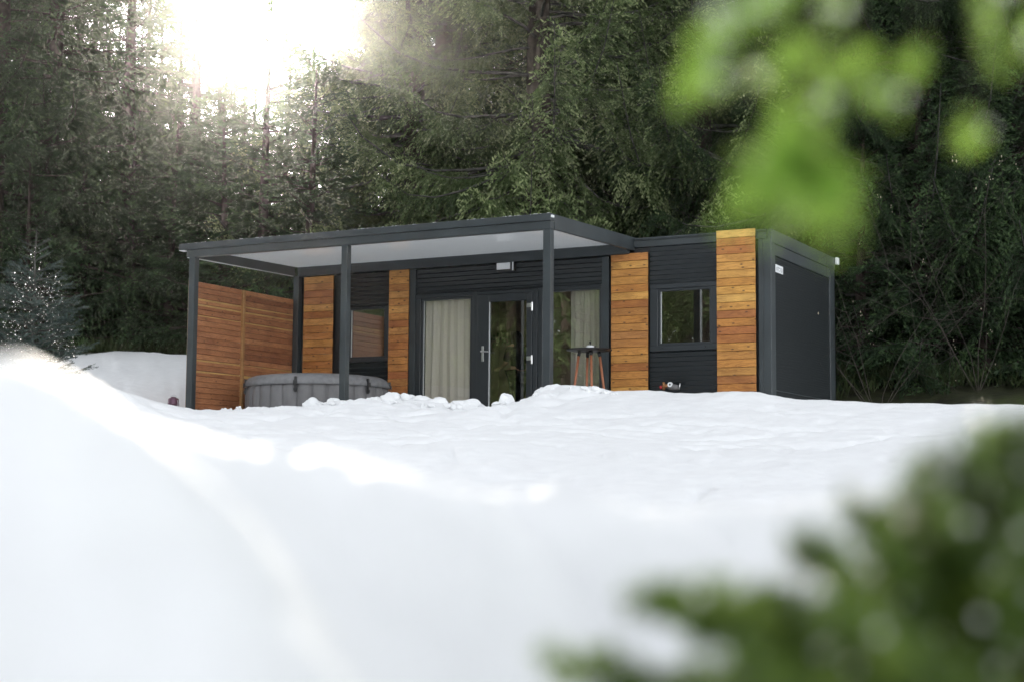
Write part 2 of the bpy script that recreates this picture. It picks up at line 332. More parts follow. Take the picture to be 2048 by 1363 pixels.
# ------------------------------------------------------------------ mesh helpers
class MB:
    def __init__(s): s.v = []; s.f = []
    def add(s, vs, fs):
        k = len(s.v); s.v += [tuple(map(float, p)) for p in vs]; s.f += [tuple(i+k for i in f) for f in fs]; return s
    def box(s, x0, x1, y0, y1, z0, z1):
        return s.add([(x0, y0, z0), (x1, y0, z0), (x1, y1, z0), (x0, y1, z0), (x0, y0, z1), (x1, y0, z1), (x1, y1, z1), (x0, y1, z1)],
                     [(0, 3, 2, 1), (4, 5, 6, 7), (0, 1, 5, 4), (1, 2, 6, 5), (2, 3, 7, 6), (3, 0, 4, 7)])
    def rbox(s, x0, x1, y0, y1, z0, z1, b):         # a box whose front (-Y) edges are chamfered
        return s.add([(x0, y0+b, z0), (x1, y0+b, z0), (x1, y1, z0), (x0, y1, z0), (x0, y0+b, z1), (x1, y0+b, z1), (x1, y1, z1), (x0, y1, z1),
                      (x0+b, y0, z0+b), (x1-b, y0, z0+b), (x1-b, y0, z1-b), (x0+b, y0, z1-b)],
                     [(0, 3, 2, 1), (4, 5, 6, 7), (1, 2, 6, 5), (2, 3, 7, 6), (3, 0, 4, 7), (8, 9, 10, 11), (0, 1, 9, 8), (1, 5, 10, 9), (5, 4, 11, 10), (4, 0, 8, 11)])
    def tube(s, pts, rad, n=8, caps=True):
        pts = [Vector(p) for p in pts]
        rad = rad if hasattr(rad, '__len__') else [rad]*len(pts)
        rings = []; up = Vector((0, 0, 1)); k0 = len(s.v)
        t0 = (pts[1]-pts[0]).normalized()
        a = t0.cross(up if abs(t0.z) < .95 else Vector((1, 0, 0))).normalized()
        vs = []; fs = []
        for i, p in enumerate(pts):
            t = (pts[min(i+1, len(pts)-1)]-pts[max(i-1, 0)]).normalized()
            a = (a - t*a.dot(t)).normalized(); b = t.cross(a)
            for j in range(n):
                q = 2*math.pi*j/n; vs.append(p + (a*math.cos(q)+b*math.sin(q))*rad[i])
        for i in range(len(pts)-1):
            for j in range(n):
                fs.append((i*n+j, i*n+(j+1) % n, (i+1)*n+(j+1) % n, (i+1)*n+j))
        if caps:
            fs.append(tuple(range(n))[::-1]); fs.append(tuple((len(pts)-1)*n+j for j in range(n)))
        return s.add(vs, fs)
    def lathe(s, prof, n=24, c=(0, 0, 0), mod=None):
        vs = []; fs = []
        for i, (r, z) in enumerate(prof):
            for j in range(n):
                q = 2*math.pi*j/n; rr = r*(mod(q, i) if mod else 1)
                vs.append((c[0]+rr*math.cos(q), c[1]+rr*math.sin(q), c[2]+z))
        for i in range(len(prof)-1):
            for j in range(n): fs.append((i*n+j, i*n+(j+1) % n, (i+1)*n+(j+1) % n, (i+1)*n+j))
        fs.append(tuple(range(n))[::-1]); fs.append(tuple((len(prof)-1)*n+j for j in range(n)))
        return s.add(vs, fs)
    def mesh(s, name, m, smooth=False):
        me = bpy.data.meshes.new(name); me.from_pydata(s.v, [], s.f); me.update()
        if smooth: me.polygons.foreach_set('use_smooth', [True]*len(me.polygons))
        me.materials.append(MATS[m]); return me
    def build(s, name, m, parent=None, smooth=False, loc=None):
        return link(name, s.mesh(name, m, smooth), parent, loc)
def link(name, data, parent=None, loc=None, rz=0.):
    o = bpy.data.objects.new(name, data); COL.objects.link(o)
    if parent is not None: o.parent = parent
    if loc is not None: o.location = loc
    if rz: o.rotation_euler = (0, 0, rz)
    return o
def tag(o, label=None, cat=None, group=None, kind=None):
    for k, v in (('label', label), ('category', cat), ('group', group), ('kind', kind)):
        if v: o[k] = v
    return o
def thing(name, label, cat, loc=(0, 0, 0), group=None):
    return tag(link(name, None, None, loc), label, cat, group)
def bevel(o, wd=.006, seg=2):
    m = o.modifiers.new('bevel', 'BEVEL'); m.width = wd; m.segments = seg; m.limit_method = 'ANGLE'; return o
def np_mesh(name, V, F, m, attr=None, smooth=False):
    V = np.asarray(V, np.float32); F = np.asarray(F, np.int32); k = F.shape[1]
    me = bpy.data.meshes.new(name); me.vertices.add(len(V)); me.vertices.foreach_set('co', V.ravel())
    me.loops.add(F.size); me.loops.foreach_set('vertex_index', F.ravel())
    me.polygons.add(len(F)); me.polygons.foreach_set('loop_start', np.arange(0, F.size, k, dtype=np.int32))
    if attr:
        for an, av in attr.items():
            a = me.attributes.new(an, 'FLOAT', 'POINT'); a.data.foreach_set('value', np.asarray(av, np.float32))
    me.update(calc_edges=True)
    if smooth: me.polygons.foreach_set('use_smooth', np.ones(len(F), bool))
    me.materials.append(MATS[m]); return me

# ================================================================== GROUND
def build_ground():
    ang = np.concatenate([np.linspace(-180, -24, 66)[:-1], np.linspace(-24, 24, 430), np.linspace(24, 180, 66)[1:-1]])
    rad = np.concatenate([np.geomspace(.25, 14.2, 200)[:-1], np.linspace(14.2, 23, 150), np.geomspace(23, 150, 70)[1:]])
    A, Rr = np.meshgrid(np.radians(ang), rad, indexing='ij')
    s = Rr*np.sin(A); t = Rr*np.cos(A)
    x, y = xy(s, t); z = ground(x, y)
    fn = fbm(x*.35, y*.35, 4)
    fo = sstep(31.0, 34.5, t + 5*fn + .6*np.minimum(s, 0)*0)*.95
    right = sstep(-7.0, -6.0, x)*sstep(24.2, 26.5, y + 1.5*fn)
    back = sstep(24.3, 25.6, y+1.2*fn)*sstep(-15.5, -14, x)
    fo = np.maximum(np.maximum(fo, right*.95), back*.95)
    na, nr = x.shape
    idx = np.arange(na*nr).reshape(na, nr)
    i2 = np.roll(idx, -1, axis=0)
    F = np.stack([idx[:, :-1], idx[:, 1:], i2[:, 1:], i2[:, :-1]], -1).reshape(-1, 4)
    V = np.stack([x, y, z], -1).reshape(-1, 3)
    # close the small hole under the camera
    V = np.vstack([V, [[0, 0, float(z[:, 0].mean())]]]); c = len(V)-1
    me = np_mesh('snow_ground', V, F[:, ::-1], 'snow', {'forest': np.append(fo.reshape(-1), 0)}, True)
    o = link('snow_ground', me); tag(o, None, None, None, 'structure')
    mb = MB(); ring = [tuple(V[i]) for i in idx[:, 0]]
    mb.add(ring + [tuple(V[c])], [(i, len(ring), (i+1) % len(ring)) for i in range(len(ring))])
    mb.build('snow_patch', 'snow', o, True)
    return o
snow_ground = build_ground()

def snow_lump(name, parent, c, r, seed, sq=(1, 1, 1), amp=.8):
    bm = bmesh.new(); bmesh.ops.create_icosphere(bm, subdivisions=3 if r < .06 else 4, radius=1.)
    rs = np.random.RandomState(seed); o1, o2 = rs.rand(2)*50
    co = np.array([v.co for v in bm.verts])
    n = fbm(co[:, 0]*1.3+o1+co[:, 2]*.8, co[:, 1]*1.3+o2-co[:, 2]*.6, 5)
    for v, k in zip(bm.verts, n):
        v.co = Vector((v.co.x*sq[0], v.co.y*sq[1], v.co.z*sq[2]))*r*(1+amp*k)
    me = bpy.data.meshes.new(name); bm.to_mesh(me); bm.free()
    me.polygons.foreach_set('use_smooth', [True]*len(me.polygons)); me.materials.append(MATS['snow'])
    return link(name, me, parent, tuple(c))
p = onY(1015, 812, 17.2)
tag(snow_lump('snow_clump', None, (p[0], p[1], p[2]), .135, 6, (.82, .9, 1.3), .45), 'upright rounded lump of snow in front of the glass door', 'snow')
rs = random.Random(5)
clods = [(470, 828, .07), (505, 824, .09), (528, 821, .05), (570, 815, .09), (625, 806, .10), (668, 801, .08), (700, 806, .10), (747, 797, .08), (785, 792, .09), (812, 792, .07),
         (838, 797, .06), (870, 806, .08), (903, 809, .06), (932, 805, .06), (958, 813, .05), (1045, 803, .07), (1090, 780, .09), (1104, 775, .1),
         (560, 835, .10), (640, 830, .12), (720, 822, .10), (840, 825, .12), (905, 830, .08), (1060, 820, .12), (1130, 800, .14), (1180, 815, .1), (1000, 838, .07)]
for i, (a, b, r) in enumerate(clods):
    Y = 17.33 if i < 18 else 16.9
    q = onY(a, b, Y)
    snow_lump('snow_clod', snow_ground, (q[0], q[1], q[2]-r*.55), r*rs.uniform(.9, 1.4), 20+i, (rs.uniform(1.1, 2.0), 1.1, rs.uniform(.7, 1.)))

rs = random.Random(9)
for i in range(46):        # small broken pieces below the crest of the bank
    a = rs.uniform(450, 1250); b = np.interp(a, [q[0] for q in _crest], [q[1] for q in _crest]) + rs.uniform(2, 40)
    q = onY(a, b, 17.2); z = float(ground(np.array([q[0]]), np.array([q[1]-.25]))[0]); r = rs.uniform(.018, .055)
    snow_lump('snow_clod', snow_ground, (q[0], q[1]-.25, z+r*.15), r, 100+i, (rs.uniform(.8, 1.6), 1, rs.uniform(.6, 1.)), 1.1)

# ================================================================== CABIN
FLOOR = 1.05
CT = 3.675        # top of the roof edge
cabin = thing('cabin', 'dark grey modular cabin with wooden cladding panels standing on the snow', 'cabin', (-10.97, 22.3, .9))
C0 = Vector(cabin.location)
def part(mb, name, m, parent=cabin, smooth=False):
    o = mb.build(name, m, parent, smooth)
    o.location = -C0 if parent is cabin else (0, 0, 0)
    return o
XL, XR, YF, YB = -14.955, -6.982, 20.8, 23.85
part(MB().box(XL+.02, XR-.02, YF+.06, YB-.02, .90, 1.04), 'floor_slab', 'anthracite_dark')
part(MB().box(XL+.12, XR-.12, YF+.13, YB-.12, 1.041, FLOOR), 'floor', 'interior_floor')
# roof with a slight fall and a raised edge
part(MB().box(XL+.03, XR-.03, YF+.1, YB-.06, CT-.06, CT-.02), 'roof', 'anthracite')
part(MB().box(XL+.08, XR-.08, YF+.12, YB-.1, 3.44, 3.46), 'inner_ceiling', 'interior_wall')
part(MB().box(XL+.08, XR-.08, YB-.12, YB-.1, FLOOR, 3.44), 'inner_wall', 'interior_wall')
part(MB().box(-12.86, -12.82, YF+.13, YB-.121, FLOOR, 3.44), 'inner_wall', 'interior_wall')
part(MB().box(XL+.06, XL+.08, YF+.13, YB-.121, FLOOR, 3.44), 'inner_wall', 'interior_wall')
part(MB().box(XR-.08, XR-.06, YF+.13, YB-.121, FLOOR, 3.44), 'inner_wall', 'interior_wall')
part(MB().box(XL, XR, YB-.03, YB, .9, 3.44), 'back_wall', 'anthracite_dark')
part(MB().box(XL-.0, XL+.04, YF+.1, YB-.1, .9, 3.44), 'end_wall', 'fine_ribbed')
# right end wall, seen from the camera
part(MB().box(XR-.05, XR-.022, YF+.19, YB-.26, .9, 3.325), 'end_wall', 'fine_ribbed')
part(MB().box(XR-.03, XR-.008, YF+.19, YB-.26, 1.45, 1.462), 'rib_highlight', 'white_metal' if False else 'anthracite')  # lighter strip standing in for the highlight on a lit rib
bevel(part(MB().box(XR-.12, XR, YF+.0, YF+.19, .9, 3.54), 'corner_post', 'anthracite'), .008)
bevel(part(MB().box(XR-.19, XR-.121, YF+.006, YF+.12, .9, 3.54), 'corner_trim', 'anthracite'), .006)
bevel(part(MB().box(XR-.12, XR, YB-.26, YB, .9, 3.485), 'corner_post', 'anthracite'), .008)
bevel(part(MB().box(XR-.06, XR-.004, YF+.19, YB-.26, 3.325, 3.484), 'end_beam', 'anthracite'), .006)
bevel(part(MB().box(XR-.06, XR+.006, YF+.02, YB, 3.487, CT), 'roof_edge', 'anthracite'), .006)
bevel(part(MB().box(XL, XL+.06, YF+.02, YB, 3.445, CT), 'roof_edge', 'anthracite'), .006)
# front roof beam right of the canopy with two folded ledges
bevel(part(MB().box(-9.03, XR-.065, YF+.012, YF+.08, 3.545, CT-.02), 'roof_beam', 'anthracite'), .004)
bevel(part(MB().box(-9.03, XR-.065, YF-.012, YF+.09, CT-.021, CT), 'roof_edge', 'anthracite'), .003)
bevel(part(MB().box(-9.03, XR-.065, YF-.006, YF+.05, 3.640, 3.652), 'roof_ledge', 'anthracite'), .002)
bevel(part(MB().box(XL, -9.031, YF+.012, YF+.08, 3.56, CT), 'roof_beam', 'anthracite'), .004)
# white end of the rear gutter with a hanging drop chain
g = part(MB().box(XR+.004, XR+.05, YB+.005, YB+.10, 3.575, 3.685), 'gutter_end', 'white_metal'); bevel(g, .01)
part(MB().box(XL, XR+.003, YB+.003, YB+.11, 3.58, 3.67), 'gutter', 'anthracite')

def ribbed(x0, x1, z0, z1, y=YF+.03, pitch=.0685, depth=.017):
    """metal sheet with folded horizontal ribs: short ledge, long tapering face"""
    prof = []; z = z1
    while z > z0+.001:
        zb = max(z-pitch, z0)
        prof += [(y, z), (y-depth, max(z-.019, z0)), (y-depth*.9, max(z-.025, z0)), (y, max(zb+.0005, z0))]
        z = zb
    prof = [(a, b) for a, b in prof]
    n = len(prof); mb = MB()
    vs = [(x0, a, b) for a, b in prof] + [(x1, a, b) for a, b in prof]
    mb.add(vs, [(i, n+i, n+i+1, i+1) for i in range(n-1)])
    mb.box(x0, x1, y+.004, y+.03, z0, z1)
    return part(mb, 'metal_cladding', 'anthracite_dark')
# front cladding, left to right
WT = 3.445
ribbed(-14.00, -13.18, 2.905, WT); ribbed(-14.00, -13.18, .9, 2.035)
ribbed(-12.70, -9.548, 3.045, WT)
ribbed(-8.80, -7.768, 2.99, 3.545); ribbed(-8.80, -7.768, .9, 2.03)
# posts and dark reveals between the fields
for x0, x1, y0 in ((-14.205, -14.005, YF+.02), (-12.812, -12.705, YF-.01), (-9.544, -9.432, YF-.01), (-14.955, -14.80, YF+.02)):
    bevel(part(MB().box(x0, x1, y0, YF+.12, .9, WT), 'wall_post', 'anthracite_dark' if x0 < -12.9 else 'anthracite'), .005)
part(MB().box(-9.43, -8.802, YF+.05, YF+.12, .9, 3.54), 'wall_backing', 'black_plastic')
part(MB().box(-7.766, -7.19, YF+.05, YF+.12, .9, 3.54), 'wall_backing', 'black_plastic')
part(MB().box(-14.80, -14.206, YF+.05, YF+.12, .9, WT), 'wall_backing', 'black_plastic')
part(MB().box(-13.178, -12.813, YF+.05, YF+.12, .9, WT), 'wall_backing', 'black_plastic')

def board_panel(x0, x1, ztop, zbot, m, y=YF-.035, pitch=.1130, seed=0):
    back = part(MB().box(x0+.01, x1-.01, y+.022, y+.05, zbot, ztop-.012), 'cladding_panel', 'black_plastic')
    wd = x1-x0
    me = MB().rbox(-wd/2, wd/2, 0, .021, .0025, pitch-.0025, .003).mesh('board', m)
    n = int(round((ztop-zbot)/pitch)); rs = random.Random(seed)
    for i in range(n):
        o = link('board', me, back, ((x0+x1)/2 + rs.uniform(-.0015, .0015), y-rs.uniform(0, .003), ztop-(i+1)*pitch))
board_panel(-14.786, -14.222, 3.437, 1.0, 'larch_porch', seed=1)
board_panel(-13.173, -12.817, 3.457, 1.0, 'larch_porch', seed=2)
board_panel(-9.384, -8.811, 3.462, 1.0, 'larch', y=YF-.03, seed=3)
board_panel(-7.762, -7.197, 3.69, 1.0, 'larch', y=YF-.045, seed=4)

def window(x0, x1, z0, z1, gx0, gx1, gz0, gz1, y=YF-.004, name='window', gl='coated_glass'):
    """frame ring round the glass, inner sash ring, pane"""
    f = MB()
    y1 = YF+.11
    f.box(x0, x1, y, y1, gz1+.035, z1); f.box(x0, x1, y, y1, z0, gz0-.035)
    f.box(x0, gx0-.035, y, y1, gz0-.035, gz1+.035); f.box(gx1+.035, x1, y, y1, gz0-.035, gz1+.035)
    w_ = part(f, name, 'frame_pvc'); bevel(w_, .008)
    s = MB(); ya = y+.018
    s.box(gx0-.035, gx1+.035, ya, y1-.01, gz1, gz1+.035); s.box(gx0-.035, gx1+.035, ya, y1-.01, gz0-.035, gz0)
    s.box(gx0-.035, gx0, ya, y1-.01, gz0, gz1); s.box(gx1, gx1+.035, ya, y1-.01, gz0, gz1)
    bevel(part(s, 'sash', 'frame_pvc', w_), .005)
    part(MB().box(gx0+.002, gx1-.002, y+.045, y+.052, gz0+.002, gz1-.002), 'pane', gl, w_)
    part(MB().box(gx0, gx0+.007, y+.040, y+.0445, gz0, gz1), 'seal', 'white_metal', w_)
    return w_
wl = window(-13.985, -13.195, 2.04, 2.903, -13.908, -13.285, 2.128, 2.868)
wr = window(-8.790, -7.775, 2.034, 2.988, -8.634, -7.892, 2.148, 2.888)
for x in (-8.60, -7.95): part(MB().lathe([(.004, 0), (.012, 0), (.012, .012)], 10, (x, YF-.012, 2.068)), 'drain_cap', 'black_plastic', wr)
fl = window(-12.703, -11.676, .95, 3.043, -12.574, -11.742, 1.10, 2.950, name='fixed_window', gl='glass')
fr = window(-10.583, -9.546, .95, 3.043, -10.47, -9.592, 1.10, 2.972, name='fixed_window')
# door
df = MB(); df.box(-11.674, -11.60, YF-.02, YF+.11, .95, 3.035); df.box(-10.66, -10.585, YF-.02, YF+.11, .95, 3.035); df.box(-11.60, -10.66, YF-.02, YF+.11, 2.985, 3.035)
bevel(part(df, 'door_frame', 'frame_pvc'), .006)
door = MB()
door.box(-11.597, -11.396, YF-.035, YF+.04, 1.06, 2.982); door.box(-10.76, -10.663, YF-.035, YF+.04, 1.06, 2.982)
door.box(-11.396, -10.76, YF-.035, YF+.04, 2.868, 2.982); door.box(-11.396, -10.76, YF-.035, YF+.04, 1.06, 1.20)
door = part(door, 'door', 'frame_pvc'); bevel(door, .006)
part(MB().box(-11.394, -10.762, YF-.008, YF+.0, 1.202, 2.866), 'pane', 'glass', door)
part(MB().box(-11.396, -11.386, YF-.02, YF-.009, 1.202, 2.866), 'seal', 'white_metal', door)
hd = MB(); hz = 2.105
hd.box(-11.512, -11.474, YF-.047, YF-.036, hz-.125, hz+.105)
hd.tube([(-11.493, YF-.047, hz+.02), (-11.493, YF-.10, hz+.02), (-11.47, YF-.108, hz+.02), (-11.36, YF-.108, hz+.012)], [.012, .012, .011, .010], 10)
bevel(part(hd, 'door_handle', 'steel', door), .005)
for z in (2.785, 2.002):
    h = MB(); h.box(-10.745, -10.675, YF-.052, YF-.036, z-.03, z+.03); h.tube([(-10.657, YF-.05, z-.085), (-10.657, YF-.05, z+.045)], .016, 12)
    bevel(part(h, 'hinge', 'steel', door), .003)
part(MB().box(-11.674, -10.585, YF-.03, YF+.11, .935, .949), 'door_sill', 'steel')

# curtains behind the fixed windows
def curtain(x0, x1, label, waves, y=YF+.15):
    n = 90; rs = np.random.RandomState(int(-x0*100)); u = np.linspace(0, 1, n)
    mb = MB(); rows = 14; vs = []
    for i in range(rows):
        v = i/(rows-1); z = 3.30-(3.30-1.07)*v
        for j in range(n):
            amp = .03*(.6+.4*v)
            ph = u[j]*waves*2*math.pi + .8*math.sin(u[j]*9+1) + .25*math.sin(v*3+u[j]*14)
            vs.append((x0+(x1-x0)*(u[j]+.012*math.sin(v*4+u[j]*5)), y+amp*math.sin(ph)+.008*math.sin(2.3*ph), z))
    mb.add(vs, [(i*n+j, (i+1)*n+j, (i+1)*n+j+1, i*n+j+1) for i in range(rows-1) for j in range(n-1)])
    o = mb.build('curtain', 'curtain', None, True); tag(o, label, 'curtain')
curtain(-12.72, -11.66, 'cream curtain hanging behind the tall window left of the door', 7)
curtain(-10.13, -9.56, 'cream curtain gathered behind the tall window behind the round table', 4.)

# wall lamp and its switch strip above the door
lamp = thing('wall_lamp', 'flat white rectangular lamp above the glass door', 'lamp', (-11.13, YF+.015, 3.33))
L0 = Vector(lamp.location)
def lp(mb, name, m, par, O):
    o = mb.build(name, m, par); o.location = -O; return o
bevel(lp(MB().box(-11.275, -10.965, YF-.045, YF+.015, 3.315, 3.47), 'housing', 'black_plastic', lamp, L0), .006)
bevel(lp(MB().box(-11.255, -11.03, YF-.062, YF-.046, 3.345, 3.445), 'diffuser', 'white_metal', lamp, L0), .004)
bevel(lp(MB().box(-10.995, -10.975, YF-.058, YF-.046, 3.322, 3.468), 'sensor_strip', 'white_metal', lamp, L0), .003)

# name plate on the end wall
pl = thing('name_plate', 'small white plate on the upper front of the end wall', 'plate', (XR-.02, 21.2, 3.15))
P0 = Vector(pl.location)
bevel(lp(MB().box(XR-.021, XR-.012, 21.035, 21.36, 3.10, 3.21), 'plate', 'white_metal', pl, P0), .003)
mk = MB()
for (y0, y1, z0, z1) in ((21.075, 21.10, 3.125, 3.175), (21.125, 21.155, 3.17, 3.178), (21.15, 21.157, 3.13, 3.17), (21.175, 21.21, 3.165, 3.176), (21.178, 21.205, 3.125, 3.135),
                         (21.245, 21.252, 3.128, 3.178), (21.275, 21.284, 3.125, 3.18), (21.284, 21.315, 3.124, 3.132), (21.325, 21.332, 3.13, 3.175)):
    mk.box(XR-.0118, XR-.0100, y0, y1, z0, z1)
lp(mk, 'faded_lettering', 'text_grey', pl, P0)

# ================================================================== CANOPY
can = thing('terrace_canopy', 'dark grey flat canopy roof on square posts over the terrace', 'canopy', (-12.1, 19.5, .95))
A0 = Vector(can.location)
def cp(mb, name, m='anthracite', par=can, bv=.005, smooth=False):
    o = mb.build(name, m, par, smooth); o.location = -A0 if par is can else (0, 0, 0)
    if bv: bevel(o, bv)
    return o
CX0, CX1, CY = -15.153, -9.043, 18.11
gut = cp(MB().box(CX0, CX1, CY, CY+.13, 3.525, 3.619), 'gutter')
cp(MB().box(CX1-.012, CX1+.022, CY+.012, CY+.075, 3.562, 3.594), 'gutter_plug', 'white_metal', can, .004)
cp(MB().box(CX0, CX0+.09, CY+.01, CY+.12, 3.519, 3.5245), 'gutter_base', 'white_metal', can, 0)
# thin snow and wet edge on top of the gutter
fr_b = MB(); rg = random.Random(2); x = CX0+.01
while x < CX1-.03:
    w_ = rg.uniform(.01, .09)
    if rg.random() < .75:
        h_ = rg.uniform(.002, .008); y_ = rg.uniform(.004, .02)
        fr_b.add([(x, CY+y_, 3.6185), (x+w_, CY+y_, 3.6185), (x+w_*.9, CY+.1, 3.6185), (x+w_*.1, CY+.1, 3.6185), (x+w_*.2, CY+y_+.008, 3.6185+h_), (x+w_*.8, CY+y_+.008, 3.6185+h_*.8), (x+w_*.7, CY+.07, 3.6185+h_), (x+w_*.3, CY+.07, 3.6185+h_)],
                 [(0, 1, 5, 4), (1, 2, 6, 5), (2, 3, 7, 6), (3, 0, 4, 7), (4, 5, 6, 7)])
    x += w_+rg.uniform(.0, .03)
tag(cp(fr_b, 'melting_frost', 'snow', can, 0), kind='stuff')
cp(MB().box(-15.02, CX1-.004, CY+.022, CY+.12, 3.416, 3.524), 'front_beam')
cp(MB().box(-15.02, -14.98, CY+.03, CY+.11, 3.409, 3.4155), 'beam_base', 'white_metal', can, 0)
for x0, x1, nm in ((-14.972, -14.868, 0), (-12.296, -12.196, 0), (-9.162, -9.052, 0)):
    cp(MB().box(x0, x1, CY+.026, CY+.126, .94, 3.4155), 'post')
cp(MB().box(-14.957, -14.857, YF-.085, YF+.019, .94, 3.45), 'post')
# ledger along the wall
cp(MB().box(-14.857, CX1-.05, YF-.075, YF-.012, 3.449, 3.565), 'wall_beam')
def slope_box(x0, x1, y0, y1, a0, a1, b0, b1):   # front z a0..a1, rear z b0..b1
    return MB().add([(x0, y0, a0), (x1, y0, a0), (x1, y1, b0), (x0, y1, b0), (x0, y0, a1), (x1, y0, a1), (x1, y1, b1), (x0, y1, b1)],
                    [(0, 3, 2, 1), (4, 5, 6, 7), (0, 1, 5, 4), (1, 2, 6, 5), (2, 3, 7, 6), (3, 0, 4, 7)])
cp(slope_box(CX1-.045, CX1, CY+.131, YF+.10, 3.419, 3.619, 3.505, 3.698), 'side_fascia')
cp(slope_box(-14.975, -14.93, CY+.131, YF-.09, 3.419, 3.56, 3.46, 3.60), 'side_beam')
cp(slope_box(-14.985, -14.955, CY+.131, YF-.09, 3.411, 3.4188, 3.452, 3.4598), 'drip_edge', 'white_metal', can, 0)
# corrugated white underside, ribs running from front to wall
def corrugated():
    x0, x1, n = -14.93, CX1-.047, 0
    xs = []; p_ = .046; x = x0
    while x < x1-p_:
        xs += [(x, 0), (x+.028, 0), (x+.033, .007), (x+.041, .007)]; x += p_
    xs.append((x1, 0))
    k = len(xs); vs = []
    for y, z in ((CY+.132, 3.545), (YF-.012, 3.607)):
        vs += [(a, y, z+b) for a, b in xs]
    return MB().add(vs, [(i+1, i, k+i, k+i+1) for i in range(k-1)])
cp(corrugated(), 'corrugated_ceiling', 'canopy_sheet', can, 0)

# terrace deck (hidden behind the bank from here)
deck = MB().box(-15.05, -7.2, 18.0, YF+.05, .9, 1.0).build('terrace', 'deck_wood'); tag(deck, kind='structure')
bme = MB().rbox(-3.95, 3.95, 0, .14, 0, .03, .003).mesh('deck_plank', 'deck_wood')
for i in range(18):
    o = link('deck_plank', bme, deck, (-11.15, 18.02+.153*i, 1.001))

# ================================================================== PRIVACY SCREEN
scr = thing('privacy_screen', 'tall reddish brown wooden plank screen at the left end of the terrace', 'screen', (-14.99, 19.5, 1.0))
S0 = Vector(scr.location)
rs = random.Random(11)
pit = .0815; ztop = 3.083
bays = ((18.20, 19.40), (19.44, 20.745))
sapset = {3: .35, 4: .32, 6: .22, 14: .38, 16: .42, 23: .16, 25: .2}
for bi, (y0, y1) in enumerate(bays):
    L_ = y1-y0
    me = MB().add([(0, -L_/2, 0), (0, L_/2, 0), (0, L_/2, pit), (0, -L_/2, pit),
                   (.007, -L_/2, 0), (.007, L_/2, 0), (.007, L_/2, pit), (.007, -L_/2, pit),
                   (.02, -L_/2, .005), (.02, L_/2, .005), (.02, L_/2, pit-.005), (.02, -L_/2, pit-.005)],
                  [(0, 3, 2, 1), (8, 9, 10, 11)] + [(i+k*4, (i+1) % 4+k*4, (i+1) % 4+k*4+4, i+k*4+4) for k in (0, 1) for i in range(4)]).mesh('board', 'screen_wood')
    for i in range(25):
        z = ztop-(i+1)*pit
        o = link('board', me, scr, (0+rs.uniform(-.001, .001), (y0+y1)/2-S0.y, z-S0.z))
        if i in sapset:
            fr_ = sapset[i]*rs.uniform(.8, 1.15); fr2 = fr_*rs.uniform(.45, 1.3)
            if bi == 1 and i == 14: fr_ = .06
            a0 = pit*.5*(1-.05); zz = pit-.005
            q = MB().add([(.0205, -L_/2+.002, zz-pit*fr_), (.0205, L_/2-.002, zz-pit*fr2), (.0205, L_/2-.002, zz), (.0205, -L_/2+.002, zz)], [(0, 1, 2, 3)])
            q.build('sapwood_streak', 'sapwood', o)
for y in (19.39, 20.735):
    mb = MB().box(.021, .062, y-S0.y, y+.055-S0.y, -.05, ztop-S0.z-.006 if y < 20 else ztop-S0.z-.02)
    bevel(mb.build('batten', 'screen_batten', scr), .004)
bevel(MB().box(-.03, -.001, 18.19-S0.y, 20.76-S0.y, ztop-.05-S0.z, ztop+.002-S0.z).build('rear_rail', 'screen_batten', scr), .004)
bevel(MB().box(-.03, -.001, 18.19-S0.y, 18.24-S0.y, -.05, ztop-.052-S0.z).build('rear_batten', 'screen_batten', scr), .004)

# ================================================================== HOT TUB
TX, TY, TR = -13.60, 19.50, 1.045
tub = thing('hot_tub', 'round grey inflatable hot tub with buckled cover under the canopy', 'hot tub', (TX, TY, 1.032))
NS = 30
def tmod(q, i):
    k = abs(math.sin(NS*q/2)); return 1 + .045*(k**.5 - .6)
prof = [(TR-.06, 0), (TR-.01, .05), (TR+.004, .2), (TR+.008, .35), (TR-.0, .47), (TR-.03, .535), (TR-.07, .555)]
MB().lathe(prof, NS*14, mod=lambda q, i: tmod(q, i)).build('air_wall', 'tub_fabric', tub, True)
cprof = [(TR+.02, .515), (TR+.030, .535), (TR+.022, .585), (TR-.02, .635), (TR-.09, .668), (TR-.22, .685), (TR-.5, .70), (.25, .712), (.02, .715)]
rn = np.random.RandomState(3).rand(64)*6
def cmod(q, i):
    return 1 + (.006*math.sin(17*q+rn[i]) + .004*math.sin(41*q+rn[i+9]) + .004*math.sin(7*q))*(1 if i < 6 else .3)
cov = MB().lathe(cprof, 200, mod=cmod).build('cover', 'tub_cover', tub, True)
va = math.atan2(-TY, -TX)
for k, off in enumerate((-1.42, -.42+.12, .62+.12, 1.5)):
    q = va+off*1.0
    c, s_ = math.cos(q), math.sin(q); tx, ty = -s_, c
    b = MB(); R1 = TR+.034
    def bx(r0, r1, w_, z0, z1):
        vs = []
        for zz in (z0, z1):
            for rr, ww in ((r0, -w_), (r1, -w_), (r1, w_), (r0, w_)):
                vs.append((c*rr+tx*ww, s_*rr+ty*ww, zz))
        b.add(vs, [(0, 3, 2, 1), (4, 5, 6, 7), (0, 1, 5, 4), (1, 2, 6, 5), (2, 3, 7, 6), (3, 0, 4, 7)])
    bx(R1-.03, R1+.006, .016, .52, .62); bx(R1+.007, R1+.022, .028, .50, .565); bx(R1-.02, R1+.004, .014, .40, .499); bx(R1-.012, R1+.014, .024, .415, .46)
    bevel(b.build('buckle', 'black_plastic', tub), .004)
hq = va+.62*1.0-.30
hb = MB(); pts = []
for k in range(9):
    a = hq-.10+.2*k/8; rr = TR+.015+.05*math.sin(math.pi*k/8); pts.append((rr*math.cos(a), rr*math.sin(a), .30-.035*math.sin(math.pi*k/8)))
